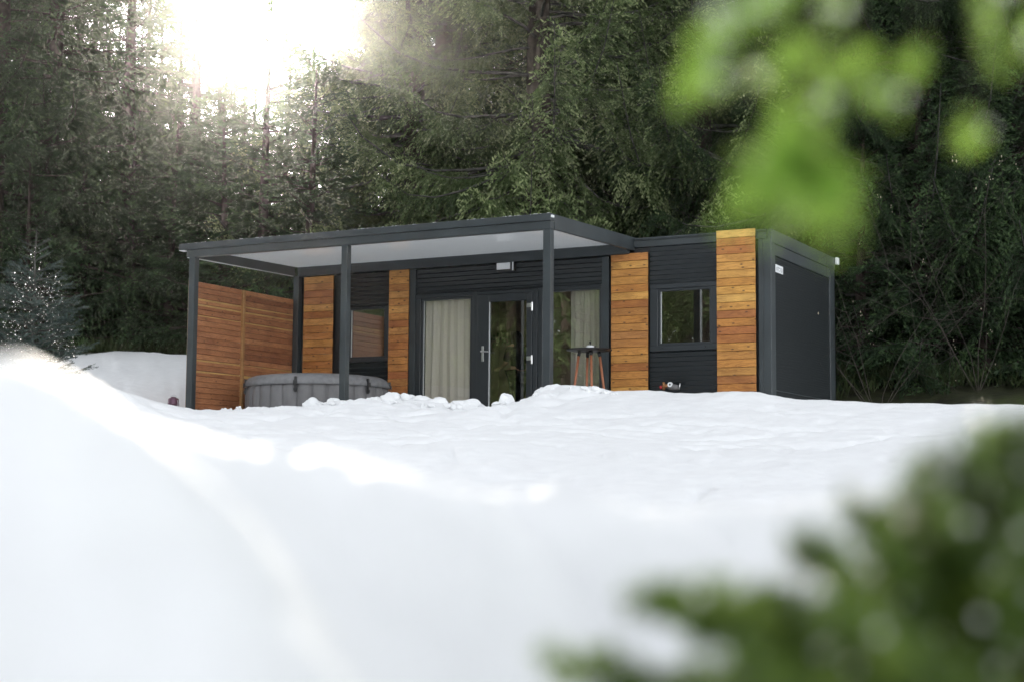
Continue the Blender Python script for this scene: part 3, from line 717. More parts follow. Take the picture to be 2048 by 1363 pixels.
hb.tube(pts, .014, 8); hb.build('handle', 'black_plastic', tub, True)
vq = va+1.15
vp = MB().tube([((TR+.0)*math.cos(vq), (TR+.0)*math.sin(vq), .26), ((TR+.035)*math.cos(vq), (TR+.035)*math.sin(vq), .26)], .045, 18); vp.build('valve', 'black_plastic', tub)

# ================================================================== ROUND TABLE + POT
tb = thing('bar_table', 'small round black table on four splayed wooden legs before the window', 'table', (-9.43, 20.13, 1.032))
th = 2.032-1.032
MB().lathe([(.02, th-.03), (.22, th-.03), (.318, th-.016), (.325, th-.004), (.318, th+.002), (.01, th+.002)], 48).build('table_top', 'black_plastic', tb, False)
for a in (35, 125, 215, 305):
    q = math.radians(a); c, s_ = math.cos(q), math.sin(q)
    lg = MB().tube([(c*.15, s_*.15, th-.09), (c*.27, s_*.27, 0)], [.019, .015], 12).build('leg', 'table_leg_wood', tb, True)
    MB().tube([(c*.135, s_*.135, th-.03), (c*.152, s_*.152, th-.095)], [.024, .023], 12).build('leg_socket', 'black_plastic', lg, True)
pot = thing('sugar_pot', 'tiny white pot with a black knob on the round table', 'pot', (-9.41, 20.12, 1.032+th+.003))
MB().lathe([(.04, 0), (.062, .006), (.066, .02), (.05, .045), (.02, .055), (.004, .057)], 28).build('body', 'white_metal', pot, True)
MB().lathe([(.006, .056), (.006, .075), (.013, .085), (.013, .105), (.006, .112)], 16).build('knob', 'black_plastic', pot, True)
MB().tube([(.06, 0, .03), (.085, 0, .035), (.088, 0, .02), (.06, 0, .012)], .006, 8).build('handle', 'black_plastic', pot, True)

# ================================================================== WATER TAP on the right wall
tp = thing('water_tap', 'outdoor water tap with red knob low on the metal wall', 'tap', (-8.47, YF-.02, 1.53))
T = MB()
T.tube([(-.09, -.06, .0), (.01, -.06, .012)], .026, 14); T.tube([(-.075, -.06, -.05), (-.075, -.06, .06)], .02, 14); T.tube([(-.04, .05, 0), (-.04, -.06, .005)], .022, 12)
T.build('valve_body', 'brass', tp, True)
MB().tube([(-.13, -.07, -.012), (-.098, -.065, -.01)], .024, 14).build('knob', 'red_paint', tp, True)
gg = MB().tube([(.035, -.075, .022), (.035, -.105, .022)], .036, 20).build('gauge', 'white_metal', tp)
MB().tube([(.035, -.1052, .022), (.035, -.108, .022)], .013, 14).build('gauge_centre', 'black_plastic', gg)
MB().tube([(.0, -.06, -.02), (.07, -.065, -.012), (.14, -.06, -.02)], [.03, .045, .036], 14).build('insulated_pipe', 'tub_fabric', tp, True)
MB().tube([(.155, -.06, -.05), (.172, -.06, .04)], .011, 8).build('outlet_pipe', 'steel', tp, True)

# ================================================================== LANTERN
ln = thing('garden_lantern', 'small dark red lantern on the snow left of the wooden screen', 'lantern', (-15.25, 18.2, 1.05))
MB().lathe([(.03, .0), (.085, .0), (.09, .02), (.075, .04), (.065, .06)], 24).build('base', 'lantern_metal', ln, True)
MB().lathe([(.055, .061), (.062, .10), (.062, .17), (.05, .205)], 24).build('glass_body', 'glass', ln, True)
MB().lathe([(.06, .206), (.088, .21), (.082, .24), (.078, .30), (.07, .312), (.04, .32), (.03, .335), (.01, .336)], 24).build('cap', 'lantern_metal', ln, True)
pts = [(.09*math.cos(a), 0, .2+.165*math.sin(a)) for a in np.linspace(-.1, math.pi+.1, 16)]
MB().tube(pts, .004, 6).build('handle', 'steel', ln, True)

# ================================================================== PERSON behind the glass door
def person():
    px, py = -11.46, 21.85
    root = thing('person', 'person with long dark hair in black clothes behind the glass door', 'person', (px, py, FLOOR+.002))
    # local axes: x to the right in the picture, y into the room; facing the left
    V = {}; E_ = []; Rr = {}
    def jv(k, p, r, par=None):
        V[k] = p; Rr[k] = r
        if par: E_.append((par, k))
    H = 1.0
    jv('pel', (0, 0, .86), (.135, .105)); jv('bel', (-.01, 0, 1.0), (.12, .09), 'pel'); jv('che', (-.02, 0, 1.17), (.14, .10), 'bel')
    jv('shc', (-.03, 0, 1.29), (.10, .085), 'che'); jv('nek', (-.045, 0, 1.355), (.05, .05), 'shc'); jv('hd0', (-.065, 0, 1.40), (.062, .07), 'nek')
    jv('hd1', (-.072, 0, 1.46), (.075, .092), 'hd0'); jv('hd2', (-.07, 0, 1.525), (.058, .072), 'hd1')
    jv('nos', (-.165, 0, 1.452), (.012, .012), 'hd1')
    for s, n in ((-1, 'l'), (1, 'r')):
        jv('hip'+n, (.0, s*.09, .82), (.088, .088), 'pel'); jv('kne'+n, (-.02-.03*s, s*.095, .47), (.058, .058), 'hip'+n)
        jv('ank'+n, (.02-.05*s, s*.10, .09), (.037, .037), 'kne'+n); jv('toe'+n, (-.12-.05*s, s*.11, .03), (.03, .035), 'ank'+n)
        jv('sho'+n, (-.03, s*.155, 1.275), (.055, .055), 'shc')
        jv('elb'+n, (-.08, s*.20, 1.03), (.040, .040), 'sho'+n); jv('wri'+n, (-.27, s*.13, .96), (.026, .026), 'elb'+n)
        jv('pal'+n, (-.335, s*.12, .955), (.020, .034), 'wri'+n)
        for k, (dy, ln_) in enumerate(((-.03, .066), (-.010, .078), (.010, .074), (.028, .058))):
            jv('f%d%s' % (k, n), (-.372, s*.12+dy, .952), (.0095, .0095), 'pal'+n)
            jv('g%d%s' % (k, n), (-.372-ln_*.55, s*.12+dy*1.1, .937), (.0085, .0085), 'f%d%s' % (k, n))
            jv('h%d%s' % (k, n), (-.372-ln_*.8, s*.12+dy*1.1, .912), (.0075, .0075), 'g%d%s' % (k, n))
        jv('t0'+n, (-.315, s*.12-s*.045, .965), (.011, .011), 'pal'+n); jv('t1'+n, (-.355, s*.12-s*.062, .955), (.009, .009), 't0'+n)
    names = list(V); idx = {k: i for i, k in enumerate(names)}
    def skin(name, keys, m, scale=1.0, grow=0.0, par=root):
        ks = [k for k in names if k in keys]; ii = {k: i for i, k in enumerate(ks)}
        me = bpy.data.meshes.new(name); me.from_pydata([V[k] for k in ks], [(ii[a], ii[b]) for a, b in E_ if a in ii and b in ii], [])
        o = link(name, me, par); me.materials.append(MATS[m])
        sk = o.modifiers.new('skin', 'SKIN'); sk.use_smooth_shade = True
        if not me.skin_vertices: me.skin_vertices.new()
        d = me.skin_vertices[0].data
        for k in ks: d[ii[k]].radius = (Rr[k][0]*scale+grow, Rr[k][1]*scale+grow)
        d[0].use_root = True
        sb = o.modifiers.new('sub', 'SUBSURF'); sb.levels = 2; sb.render_levels = 2
        return o
    body = skin('body', set(names), 'skin')
    skin('shirt', {'pel', 'bel', 'che', 'shc', 'shol', 'shor', 'elbl', 'elbr'}, 'black_cloth', 1., .014)
    skin('trousers', {'pel', 'hipl', 'hipr', 'knel', 'kner', 'ankl', 'ankr'}, 'black_cloth', 1., .012)
    # long hair: a cap over the skull that falls to the shoulder blades
    hp = [(.03, 1.545), (.075, 1.525), (.098, 1.47), (.10, 1.42), (.105, 1.34), (.115, 1.25), (.10, 1.16), (.05, 1.12)][::-1]
    mb = MB(); n = 28; vs = []
    for r, z in hp:
        for j in range(n):
            a = 2*math.pi*j/n; fr = math.cos(a)      # cos=-1 is the face side
            rr = r*(1+.06*math.sin(7*a+z*20)); cut = .55 if (fr < -.35 and z < 1.50) else 1.
            vs.append((-.055+rr*math.cos(a)*1.12*cut + (.02 if z < 1.4 else 0), rr*math.sin(a)*(.92), z))
    fs = [(i*n+j, i*n+(j+1) % n, (i+1)*n+(j+1) % n, (i+1)*n+j) for i in range(len(hp)-1) for j in range(n)]
    fs += [tuple(range(n))[::-1], tuple((len(hp)-1)*n+j for j in range(n))]
    mb.add(vs, fs).build('hair', 'hair', root, True)
    root.rotation_euler = (0, 0, math.radians(-22)); root.scale = (.96, .96, .96)
person()

# ================================================================== SPRUCES
def frames(D):
    """two unit normals for each direction in D"""
    up = np.zeros_like(D); up[:, 2] = 1; bad = np.abs(D[:, 2]) > .95; up[bad] = (1, 0, 0)
    A = np.cross(D, up); A /= np.linalg.norm(A, axis=1, keepdims=True)+1e-9
    return A, np.cross(A, D)
def blades(P, D, L, W, rng):
    """two crossed diamond blades for each shoot"""
    A, B = frames(D); q = rng.rand(len(P), 1)*math.pi
    A2 = A*np.cos(q)+B*np.sin(q); B2 = -A*np.sin(q)+B*np.cos(q)
    L = L[:, None]; W = W[:, None]; mid = P+D*L*.42; tip = P+D*L
    V = np.stack([P, mid+A2*W, tip, mid-A2*W, P, mid+B2*W, tip, mid-B2*W], 1).reshape(-1, 3)
    F = np.arange(len(P)*8).reshape(-1, 4)
    return V, F
def tubes(curves, radii, n=4):
    """many thin limbs at once: curves (k, m, 3), radii (k, m)"""
    k, m, _ = curves.shape
    T = np.gradient(curves, axis=1).reshape(-1, 3); T /= np.linalg.norm(T, axis=1, keepdims=True)+1e-9
    A, B = frames(T); A = A.reshape(k, m, 1, 3); B = B.reshape(k, m, 1, 3)
    q = np.arange(n)*2*math.pi/n; c = np.cos(q)[None, None, :, None]; s = np.sin(q)[None, None, :, None]
    V = curves[:, :, None, :] + (A*c+B*s)*radii[:, :, None, None]
    idx = np.arange(k*m*n).reshape(k, m, n); i2 = np.roll(idx, -1, axis=2)
    F = np.stack([idx[:, :-1], i2[:, :-1], i2[:, 1:], idx[:, 1:]], -1).reshape(-1, 4)
    return V.reshape(-1, 3), F

def spruce(name, seed, H, R, z0, fol, bark='bark', dz=.36, nb=6, tsp=.17, ssp=.075, slen=.15, swid=.022, droop=.55, upt=.42, hang=.35, zfull=None, power=.8, gap=0., tmax=.95, u0=.16):
    rng = np.random.RandomState(seed)
    hs = []
    h = z0
    while h < H*.985:
        k = (H-h)/(H-z0)
        for j in range(max(3, int(round(nb*(.55+.45*k))))):
            hs.append(h + rng.uniform(-.5, .5)*dz)
        h += dz*(.55+.45*k)*(1 if (zfull is None or h < zfull) else 1.8)
    bh = np.array(hs); nbr = len(bh); k = np.clip((H-bh)/(H-z0), .01, 1)
    bphi = rng.rand(nbr)*2*math.pi + np.arange(nbr)*2.4
    bL = R*k**power*rng.uniform(.62, 1.12, nbr) + .10
    p0 = np.tan(np.radians(np.interp(k, [0, .25, .6, 1], [48, 22, 6, -6]) + rng.normal(0, 6, nbr)))
    bd = droop*np.interp(k, [0, .2, 1], [.05, .55, 1])*rng.uniform(.7, 1.3, nbr); bu = upt*np.interp(k, [0, .3, 1], [.1, .7, 1])*rng.uniform(.6, 1.4, nbr)
    bend = rng.normal(0, .10, nbr)
    def bpos(b, u):
        x = bL[b]*u; a = bphi[b]+bend[b]*u
        return np.stack([x*np.cos(a), x*np.sin(a), bh[b]+bL[b]*(p0[b]*u - bd[b]*u*u + bu[b]*u**3.4)], -1)
    # limbs
    m = 7; uu = np.linspace(0, 1, m)
    C_ = bpos(np.repeat(np.arange(nbr), m), np.tile(uu, nbr)).reshape(nbr, m, 3)
    rr = (.007+.0085*bL)[:, None]*(1-.85*uu)[None, :]
    LV, LF = tubes(C_, rr, 4)
    # twigs
    full = np.ones(nbr) if zfull is None else np.where(bh < zfull, 1, .55)
    nt = np.maximum(3, (bL/tsp*full)).astype(int)
    tb_ = np.repeat(np.arange(nbr), nt*2)
    ti = np.concatenate([np.repeat(np.arange(q), 2) for q in nt]); side = np.tile([1., -1.], nt.sum())
    u = u0 + (1-u0)*(ti+rng.uniform(.1, .9, len(ti)))/np.repeat(nt, nt*2); u = np.clip(u, 0, .995)
    tl = ((.10+.27*bL[tb_])*np.clip(1-u, 0, 1)**.6 + .10 + .05*bL[tb_]**.5)*rng.uniform(.65, 1.2, len(u)); tl = np.minimum(tl, tmax*rng.uniform(.7, 1., len(tl)))
    keep = rng.rand(len(u)) > gap
    tb_, u, tl, side = tb_[keep], u[keep], tl[keep], side[keep]
    TP = bpos(tb_, u); e = bpos(tb_, np.minimum(u+.03, 1.02)) - bpos(tb_, u-.03)
    e /= np.linalg.norm(e, axis=1, keepdims=True)+1e-9
    ang = np.radians(rng.uniform(34, 66, len(u)))*side
    ca, sa = np.cos(ang), np.sin(ang)
    TD = np.stack([e[:, 0]*ca-e[:, 1]*sa, e[:, 0]*sa+e[:, 1]*ca, e[:, 2]*.7 - hang*k[tb_]*rng.uniform(.3, 1.6, len(u))], -1)
    TD /= np.linalg.norm(TD, axis=1, keepdims=True)
    sag = (hang*1.1*k[tb_]*rng.uniform(.3, 1.5, len(u)))
    # shoots
    ns = np.maximum(2, tl/ssp).astype(int)+1
    sb = np.repeat(np.arange(len(u)), ns)
    si = np.concatenate([np.arange(q) for q in ns]); v = (si+.6)/np.repeat(ns, ns)
    term = (si == np.repeat(ns, ns)-1)
    SP = TP[sb] + TD[sb]*(tl[sb]*v)[:, None]; SP[:, 2] -= sag[sb]*tl[sb]*v*v
    D = TD[sb].copy(); D[:, 2] -= 2*sag[sb]*v*.7
    s2 = np.where(si % 2 == 0, 1., -1.); an = np.where(term, rng.normal(0, .15, len(si)), np.radians(rng.uniform(18, 45, len(si)))*s2)
    ca, sa = np.cos(an), np.sin(an)
    D = np.stack([D[:, 0]*ca-D[:, 1]*sa, D[:, 0]*sa+D[:, 1]*ca, D[:, 2]+rng.normal(-.10, .28, len(si))], -1)
    D /= np.linalg.norm(D, axis=1, keepdims=True)+1e-9
    upk = (u[sb] > .86) & (rng.rand(len(si)) < .5)
    D[upk, 2] = np.abs(D[upk, 2])+.25; D /= np.linalg.norm(D, axis=1, keepdims=True)+1e-9
    tipk = term | ((v > .7) & (rng.rand(len(si)) < .35)) | ((u[sb] > .9) & (rng.rand(len(si)) < .6))
    SL = slen*rng.uniform(.65, 1.35, len(si))*np.where(tipk, .85, 1.); SW = swid*rng.uniform(.75, 1.3, len(si))*np.where(tipk, 1.2, .8)
    if zfull is not None:
        f2 = np.where(bh[tb_[sb]] < zfull, 1, 1.5); SL = SL*f2; SW = SW*f2
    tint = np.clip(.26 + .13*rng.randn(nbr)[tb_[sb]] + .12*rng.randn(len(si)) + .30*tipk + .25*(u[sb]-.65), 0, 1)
    V, F = blades(SP, D, SL, SW, rng)
    # leader
    V2, F2 = blades(np.array([[0, 0, H-.5]]*6)+np.arange(6)[:, None]*np.array([0, 0, .1]), np.tile([[0, 0, 1.]], (6, 1)), np.full(6, .2), np.full(6, .03), rng)
    F = np.vstack([F, F2+len(V)]); V = np.vstack([V, V2]); tint = np.append(np.repeat(tint, 8), np.full(48, .6))
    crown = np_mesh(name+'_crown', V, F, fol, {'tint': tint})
    limbs = np_mesh(name+'_limbs', LV, LF, bark)
    zs = np.linspace(-.6, H-.2, 9); r0 = .016*H+.03
    tr = MB().tube([(.04*math.sin(z*.7+seed), .04*math.cos(z*.9+seed), z) for z in zs], [max(.012, r0*(1-max(z, 0)/H)**.9) for z in zs], 10).mesh(name+'_trunk', 'bark', True)
    print('SPRUCE', name, len(F)*2)
    return crown, limbs, tr
PROTO = {}
PROTO['hero'] = spruce('hero', 1, 17, 4.3, .5, 'spruce', 'bark_lichen', dz=.66, nb=10, tsp=.075, ssp=.038, slen=.085, swid=.0125, droop=.66, upt=.72, hang=.62, zfull=7.6, power=.7, tmax=.55, u0=.34)
PROTO['tall'] = spruce('tall', 2, 18, 3.3, .8, 'spruce', 'bark', dz=.50, nb=8, tsp=.14, ssp=.07, slen=.14, swid=.017, droop=.5, upt=.5, hang=.6, tmax=.6, u0=.25)
PROTO['dark'] = spruce('dark', 3, 19, 3.6, .3, 'spruce_dark', 'bark', dz=.50, nb=8, tsp=.13, ssp=.065, slen=.135, swid=.016, droop=.5, upt=.5, hang=.65, tmax=.6, u0=.25)
PROTO['slim'] = spruce('slim', 4, 11, 2.1, .9, 'spruce_dark', 'bark', dz=.36, nb=8, tsp=.13, ssp=.075, slen=.14, swid=.017, droop=.38, upt=.36, hang=.35, gap=.0, power=1.0, tmax=.5)
PROTO['young'] = spruce('young', 5, 4.2, 1.35, .15, 'spruce_dark', 'bark', dz=.26, nb=5, tsp=.085, ssp=.042, slen=.095, swid=.0105, droop=.25, upt=.25, hang=.2)

def tree(kind, px, t, sc_, rot, label, fol=None, name='spruce_tree', group='spruces of the wood', zoff=0.0, sxy=None):
    d = ray(px, 985); s_ = t/math.hypot(d[0], d[1]) if False else t
    p_ = d*s_; x, y = float(p_[0]), float(p_[1])
    r = thing(name, label, 'tree', (x, y, gz(x, y)-.05+zoff), group)
    r.rotation_euler = (0, 0, rot); q = sxy or sc_; r.scale = (q, q, sc_)
    cr, lb, tr = PROTO[kind]
    link('trunk', tr, r); c_ = link('crown', cr, r); link('limbs', lb, r)
    if fol: c_.material_slots[0].link = 'OBJECT'; c_.material_slots[0].material = MATS[fol]
    return r
TREES = [
    # front row behind the cabin
    ('hero', 1075, 31.0, 1.12, .3, 'big olive green spruce with drooping boughs behind the right end of the canopy'),
    ('hero', 1400, 31.5, 1.10, 2.1, 'big dark spruce behind the right half of the cabin, right of the canopy'),
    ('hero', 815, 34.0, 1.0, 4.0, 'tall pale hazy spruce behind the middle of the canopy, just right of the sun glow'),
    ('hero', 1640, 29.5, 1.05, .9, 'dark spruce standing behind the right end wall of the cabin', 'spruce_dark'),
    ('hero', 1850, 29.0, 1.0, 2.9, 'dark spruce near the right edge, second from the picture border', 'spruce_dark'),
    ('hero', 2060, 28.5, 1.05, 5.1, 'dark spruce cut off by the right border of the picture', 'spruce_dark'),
    # low ones right of the cabin
    ('young', 1730, 27.0, 1.25, .4, 'low dark spruce with boughs down to the snow right beside the cabin', ),
    ('young', 1850, 27.5, 1.5, 1.9, 'bushy dark spruce behind the bare shrubs on the right'),
    ('young', 1970, 26.8, 1.3, 3.3, 'low bushy spruce at the snow edge near the right border'),
    ('young', 2070, 27.2, 1.5, 5.0, 'bushy spruce at the right border behind the blurred fir'),
    # left side
    ('dark', -40, 32.0, .95, 1.2, 'dark spruce cut off by the left border of the picture'),
    ('slim', 75, 33.0, 1.42, 2.2, 'tall thin-branched spruce with bare trunk above the decorated tree'),
    ('slim', 235, 34.0, 1.12, 3.4, 'pointed spruce with sky on both sides of its top, left of the sun glow'),
    ('slim', 370, 37.0, .98, .5, 'slender spruce against the white sky just left of the sun'),
    ('young', 330, 32.5, 1.25, 1.1, 'low bushy spruce at the wood edge left of the wooden screen'),
    ('young', 520, 31.5, 1.7, 2.6, 'mid-sized bushy spruce behind the left corner of the canopy'),
    ('young', 430, 32.0, 1.35, 5.6, 'small bushy spruce behind the wooden screen'),
    ('young', 150, 33.0, 1.1, 4.4, 'small dark spruce at the snow edge right of the decorated tree'),
    ('young', 250, 33.0, 1.3, 3.1, 'small spruce with a bare leader between the decorated tree and the canopy'),
    ('young', 610, 31.0, 1.45, .8, 'grey green bushy spruce rising just above the canopy roof under the sun'),
    ('young', 40, 31.0, 1.0, 3.9, 'small dark spruce directly behind the decorated tree'),
]
for q in TREES: tree(*q)
# deeper rows: nothing in the photograph tells these apart
DL = 'dark spruce deep in the wood behind the front row of trees'
rs = random.Random(21)
for px, t, k, s_ in [(790, 43, 'tall', .95), (880, 42, 'dark', 1.15), (1110, 39, 'tall', 1.2), (1230, 38, 'dark', 1.15), (1330, 43, 'tall', 1.2), (1510, 38, 'dark', 1.1), (1600, 44, 'dark', 1.2),
                     (1740, 36, 'dark', 1.1), (1930, 37, 'dark', 1.15), (2130, 36, 'dark', 1.1), (1000, 48, 'dark', 1.3), (1450, 47, 'dark', 1.3), (1800, 46, 'dark', 1.25), (2020, 47, 'dark', 1.25),
                     (1200, 52, 'dark', 1.3), (720, 47, 'tall', .72), (800, 58, 'dark', 1.2), (900, 60, 'dark', 1.5), (1060, 60, 'dark', 1.5), (1290, 60, 'dark', 1.5), (1400, 58, 'dark', 1.5), (1560, 58, 'dark', 1.5), (1690, 56, 'dark', 1.4), (1880, 56, 'dark', 1.4), (2100, 56, 'dark', 1.4), (820, 50, 'dark', 1.2)]:
    tree(k, px, t, s_, rs.uniform(0, 6.28), DL, group='spruces deep in the wood')
LL = 'spruce of the far row seen between the trunks on the left'
for px, t, k, s_ in [(-60, 42, 'dark', .9), (30, 46, 'dark', .95), (130, 43, 'dark', .72), (210, 50, 'dark', .62), (300, 45, 'slim', .98), (365, 52, 'dark', .68), (450, 46, 'slim', .82), (520, 50, 'slim', .76),
                     (590, 44, 'slim', .74), (650, 48, 'dark', .58), (260, 40, 'slim', .8), (160, 38, 'slim', .95), (470, 40, 'slim', .72), (340, 39, 'slim', .85), (560, 38, 'slim', .72), (420, 42, 'slim', .85), (270, 43, 'slim', 1.05), (620, 41, 'slim', .72), (490, 43, 'slim', .74), (545, 46, 'slim', .74), (20, 38, 'slim', 1.2), (-20, 60, 'dark', .85), (60, 64, 'dark', .95), (150, 62, 'dark', .7), (240, 66, 'dark', .66), (320, 62, 'dark', .6), (420, 66, 'dark', .56), (500, 62, 'dark', .5), (600, 64, 'dark', .52), (690, 60, 'dark', .62)]:
    tree(k, px, t, s_, rs.uniform(0, 6.28), LL, group='spruces of the far row on the left')
# trees on the near side of the clearing, seen mirrored in the panes
RL = 'sunlit spruce across the clearing, seen only mirrored in the window panes'
for x, y, k, s_ in [(-19, 2.5, 'tall', .8), (-22.5, -1, 'tall', .9), (-25.5, -5, 'tall', .95), (-29, -9, 'tall', 1.0), (-20.5, -7, 'tall', .9), (-33, -5, 'tall', 1.0), (-16.5, -1.5, 'tall', .75), (-24, -13, 'tall', 1.05), (-17, -11, 'tall', 1.0), (-28, 1, 'tall', .95), (-37, -1, 'tall', 1.05), (-22, -18, 'tall', 1.2), (-30, -17, 'tall', 1.2), (-36, -12, 'tall', 1.2), (-14, -17, 'tall', 1.2), (-18.5, -5, 'tall', .85), (-42, -8, 'tall', 1.2), (-34, -20, 'tall', 1.35), (-38, -26, 'tall', 1.4), (-30, -25, 'tall', 1.4), (-45, -20, 'tall', 1.4), (-41, -15, 'tall', 1.3), (-48, -28, 'tall', 1.4), (-26, -21, 'tall', 1.3)]:
    r = thing('spruce_tree', RL, 'tree', (x, y, gz(x, y)-.05), 'spruces mirrored in the panes')
    r.rotation_euler = (0, 0, rs.uniform(0, 6.28)); r.scale = (s_*1.15, s_*1.15, s_)
    cr, lb, tr = PROTO[k]; link('trunk', tr, r); link('crown', cr, r); link('limbs', lb, r)

# ================================================================== needle sprays for things close to the camera
def needles(P, D, L, nl, n, wd, rng, lean=.9, spread=1.0):
    """n needles round each twig axis; returns triangles"""
    k = len(P); rp = np.repeat(np.arange(k), n)
    v = rng.rand(k*n); A, B = frames(D); q = rng.rand(k*n)*2*math.pi
    rad = A[rp]*np.cos(q)[:, None]+B[rp]*np.sin(q)[:, None]
    nd = D[rp]*lean*rng.uniform(.6, 1.2, (k*n, 1)) + rad*spread; nd /= np.linalg.norm(nd, axis=1, keepdims=True)
    base = P[rp]+D[rp]*(L[rp]*v)[:, None]
    ln_ = nl*rng.uniform(.7, 1.15, k*n)*np.where(v > .93, .8, 1)
    sd = np.cross(nd, D[rp]+.3*rad); sd /= np.linalg.norm(sd, axis=1, keepdims=True)+1e-9
    V = np.stack([base-sd*wd, base+sd*wd, base+nd*ln_[:, None]+sd*wd*.35, base+nd*ln_[:, None]-sd*wd*.35], 1).reshape(-1, 3)
    F = np.arange(len(V)).reshape(-1, 4)
    return V, F, rp

# decorated young spruce
def decorated():
    rng = np.random.RandomState(8)
    b = at(62, 745, 17.0); bx_, by_ = float(b[0]), float(b[1]); zb = gz(bx_, by_)-.03
    top = at(57, 450, 17.0)[2]-zb
    H = float(top)
    t = thing('decorated_spruce', 'young blue green spruce hung with tiny fairy lights at the left', 'tree', (bx_, by_, zb))
    MB().tube([(0, 0, -.2), (.01, .0, .5*H), (-.005, 0, .8*H), (.008, .0, H)], [.03, .02, .008, .004], 8).build('trunk', 'bark_lichen', t, True)
    P = []; D = []; L = []; CV = []; RV = []
    for i, h in enumerate(np.concatenate([np.linspace(.02, .60, 17)*H, np.linspace(.64, .70, 2)*H, [.775*H, .825*H, .868*H]])):
        k = 1-h/H; n = 6 if h < .6*H else (6 if h < .72*H else 3)
        for j in range(n):
            a = rng.rand()*6.28; Lb = (.76*k**.7+.02)*rng.uniform(.62, 1.05) if h < .6*H else (.30*rng.uniform(.7, 1.1) if h < .72*H else .19*rng.uniform(.75, 1.2))
            if h > .72*H: a = (0.25+math.pi*(j % 2)) + rng.normal(0, .3) - YAW*0
            up = .12 if h < .6*H else .35
            pts = []
            for u in np.linspace(0, 1, 5):
                pts.append((math.cos(a)*Lb*u, math.sin(a)*Lb*u, h+Lb*(up*u - .18*u*u + .28*u**3)))
            pts = np.array(pts); CV.append(pts); RV.append(np.linspace(.009, .003, 5)*(1 if Lb > .3 else .6))
            if h > .72*H:
                P.append(pts[0]); d = pts[-1]-pts[0]; L.append(np.linalg.norm(d)); D.append(d/L[-1]); continue
            m = int(Lb/.10)+1
            for q in range(m):
                u = .25+.75*(q+.5)/m; c = pts[0]+(pts[-1]-pts[0])*u; c[2] = h+Lb*(up*u-.18*u*u+.28*u**3)
                for sd in (-1, 1):
                    aa = a+sd*rng.uniform(.5, .95); ll = (.20*(1-u)+.10)*rng.uniform(.7, 1.25)
                    d = np.array([math.cos(aa), math.sin(aa), rng.uniform(-.1, .38)]); d /= np.linalg.norm(d)
                    P.append(c); D.append(d); L.append(ll)
            d = pts[-1]-pts[-2]; P.append(pts[-2]); L.append(np.linalg.norm(d)*1.3); D.append(d/np.linalg.norm(d))
    P = np.array(P); D = np.array(D); L = np.array(L)
    V, F, rp = needles(P, D, L, .019, 60, .0022, rng, .8, 1.)
    tint = np.clip(.4+.2*rng.randn(len(P)), 0, 1)
    link('crown', np_mesh('crown', V, F, 'blue_spruce', {'tint': np.repeat(tint[rp], 4)}), t)
    LV, LF = tubes(np.array(CV), np.array(RV), 5); link('limbs', np_mesh('limbs', LV, LF, 'bark_lichen'), t)
    # strings of lights hanging down the crown
    s_ = thing('fairy_lights', 'strings of tiny white lights hung over the young spruce', 'lights', (bx_, by_, zb))
    wires = []; bulbs = MB(); rg = random.Random(4)
    for k in range(22):
        a = k*2.4+rg.uniform(-.2, .2); pts = []
        n = 26; h0 = .86*H if k < 3 else rg.uniform(.60, .72)*H
        for i in range(n):
            h = h0+(.08*H-h0)*i/(n-1); kk = 1-h/H
            r_ = (.52*kk**.7 if h < .7*H else .05)*(.75+.25*math.sin(i*.9+k))+.02
            aa = a+.5*math.sin(i*.35+k)
            pts.append((r_*math.cos(aa), r_*math.sin(aa), h+rg.uniform(-.012, .012)))
            if rg.random() < .85:
                c = pts[-1]; e = .0032 if rg.random() < .95 else .008
                bulbs.add([(c[0]+e, c[1], c[2]), (c[0]-e, c[1], c[2]), (c[0], c[1]+e, c[2]), (c[0], c[1]-e, c[2]), (c[0], c[1], c[2]+e), (c[0], c[1], c[2]-e)],
                          [(0, 2, 4), (2, 1, 4), (1, 3, 4), (3, 0, 4), (2, 0, 5), (1, 2, 5), (3, 1, 5), (0, 3, 5)])
        wires.append(pts)
    LV, LF = tubes(np.array(wires), np.full((22, 26), .0012), 3); link('wire', np_mesh('wire', LV, LF, 'black_plastic'), s_)
    tag(bulbs.build('bulbs', 'fairy_light', s_), kind='stuff')
decorated()

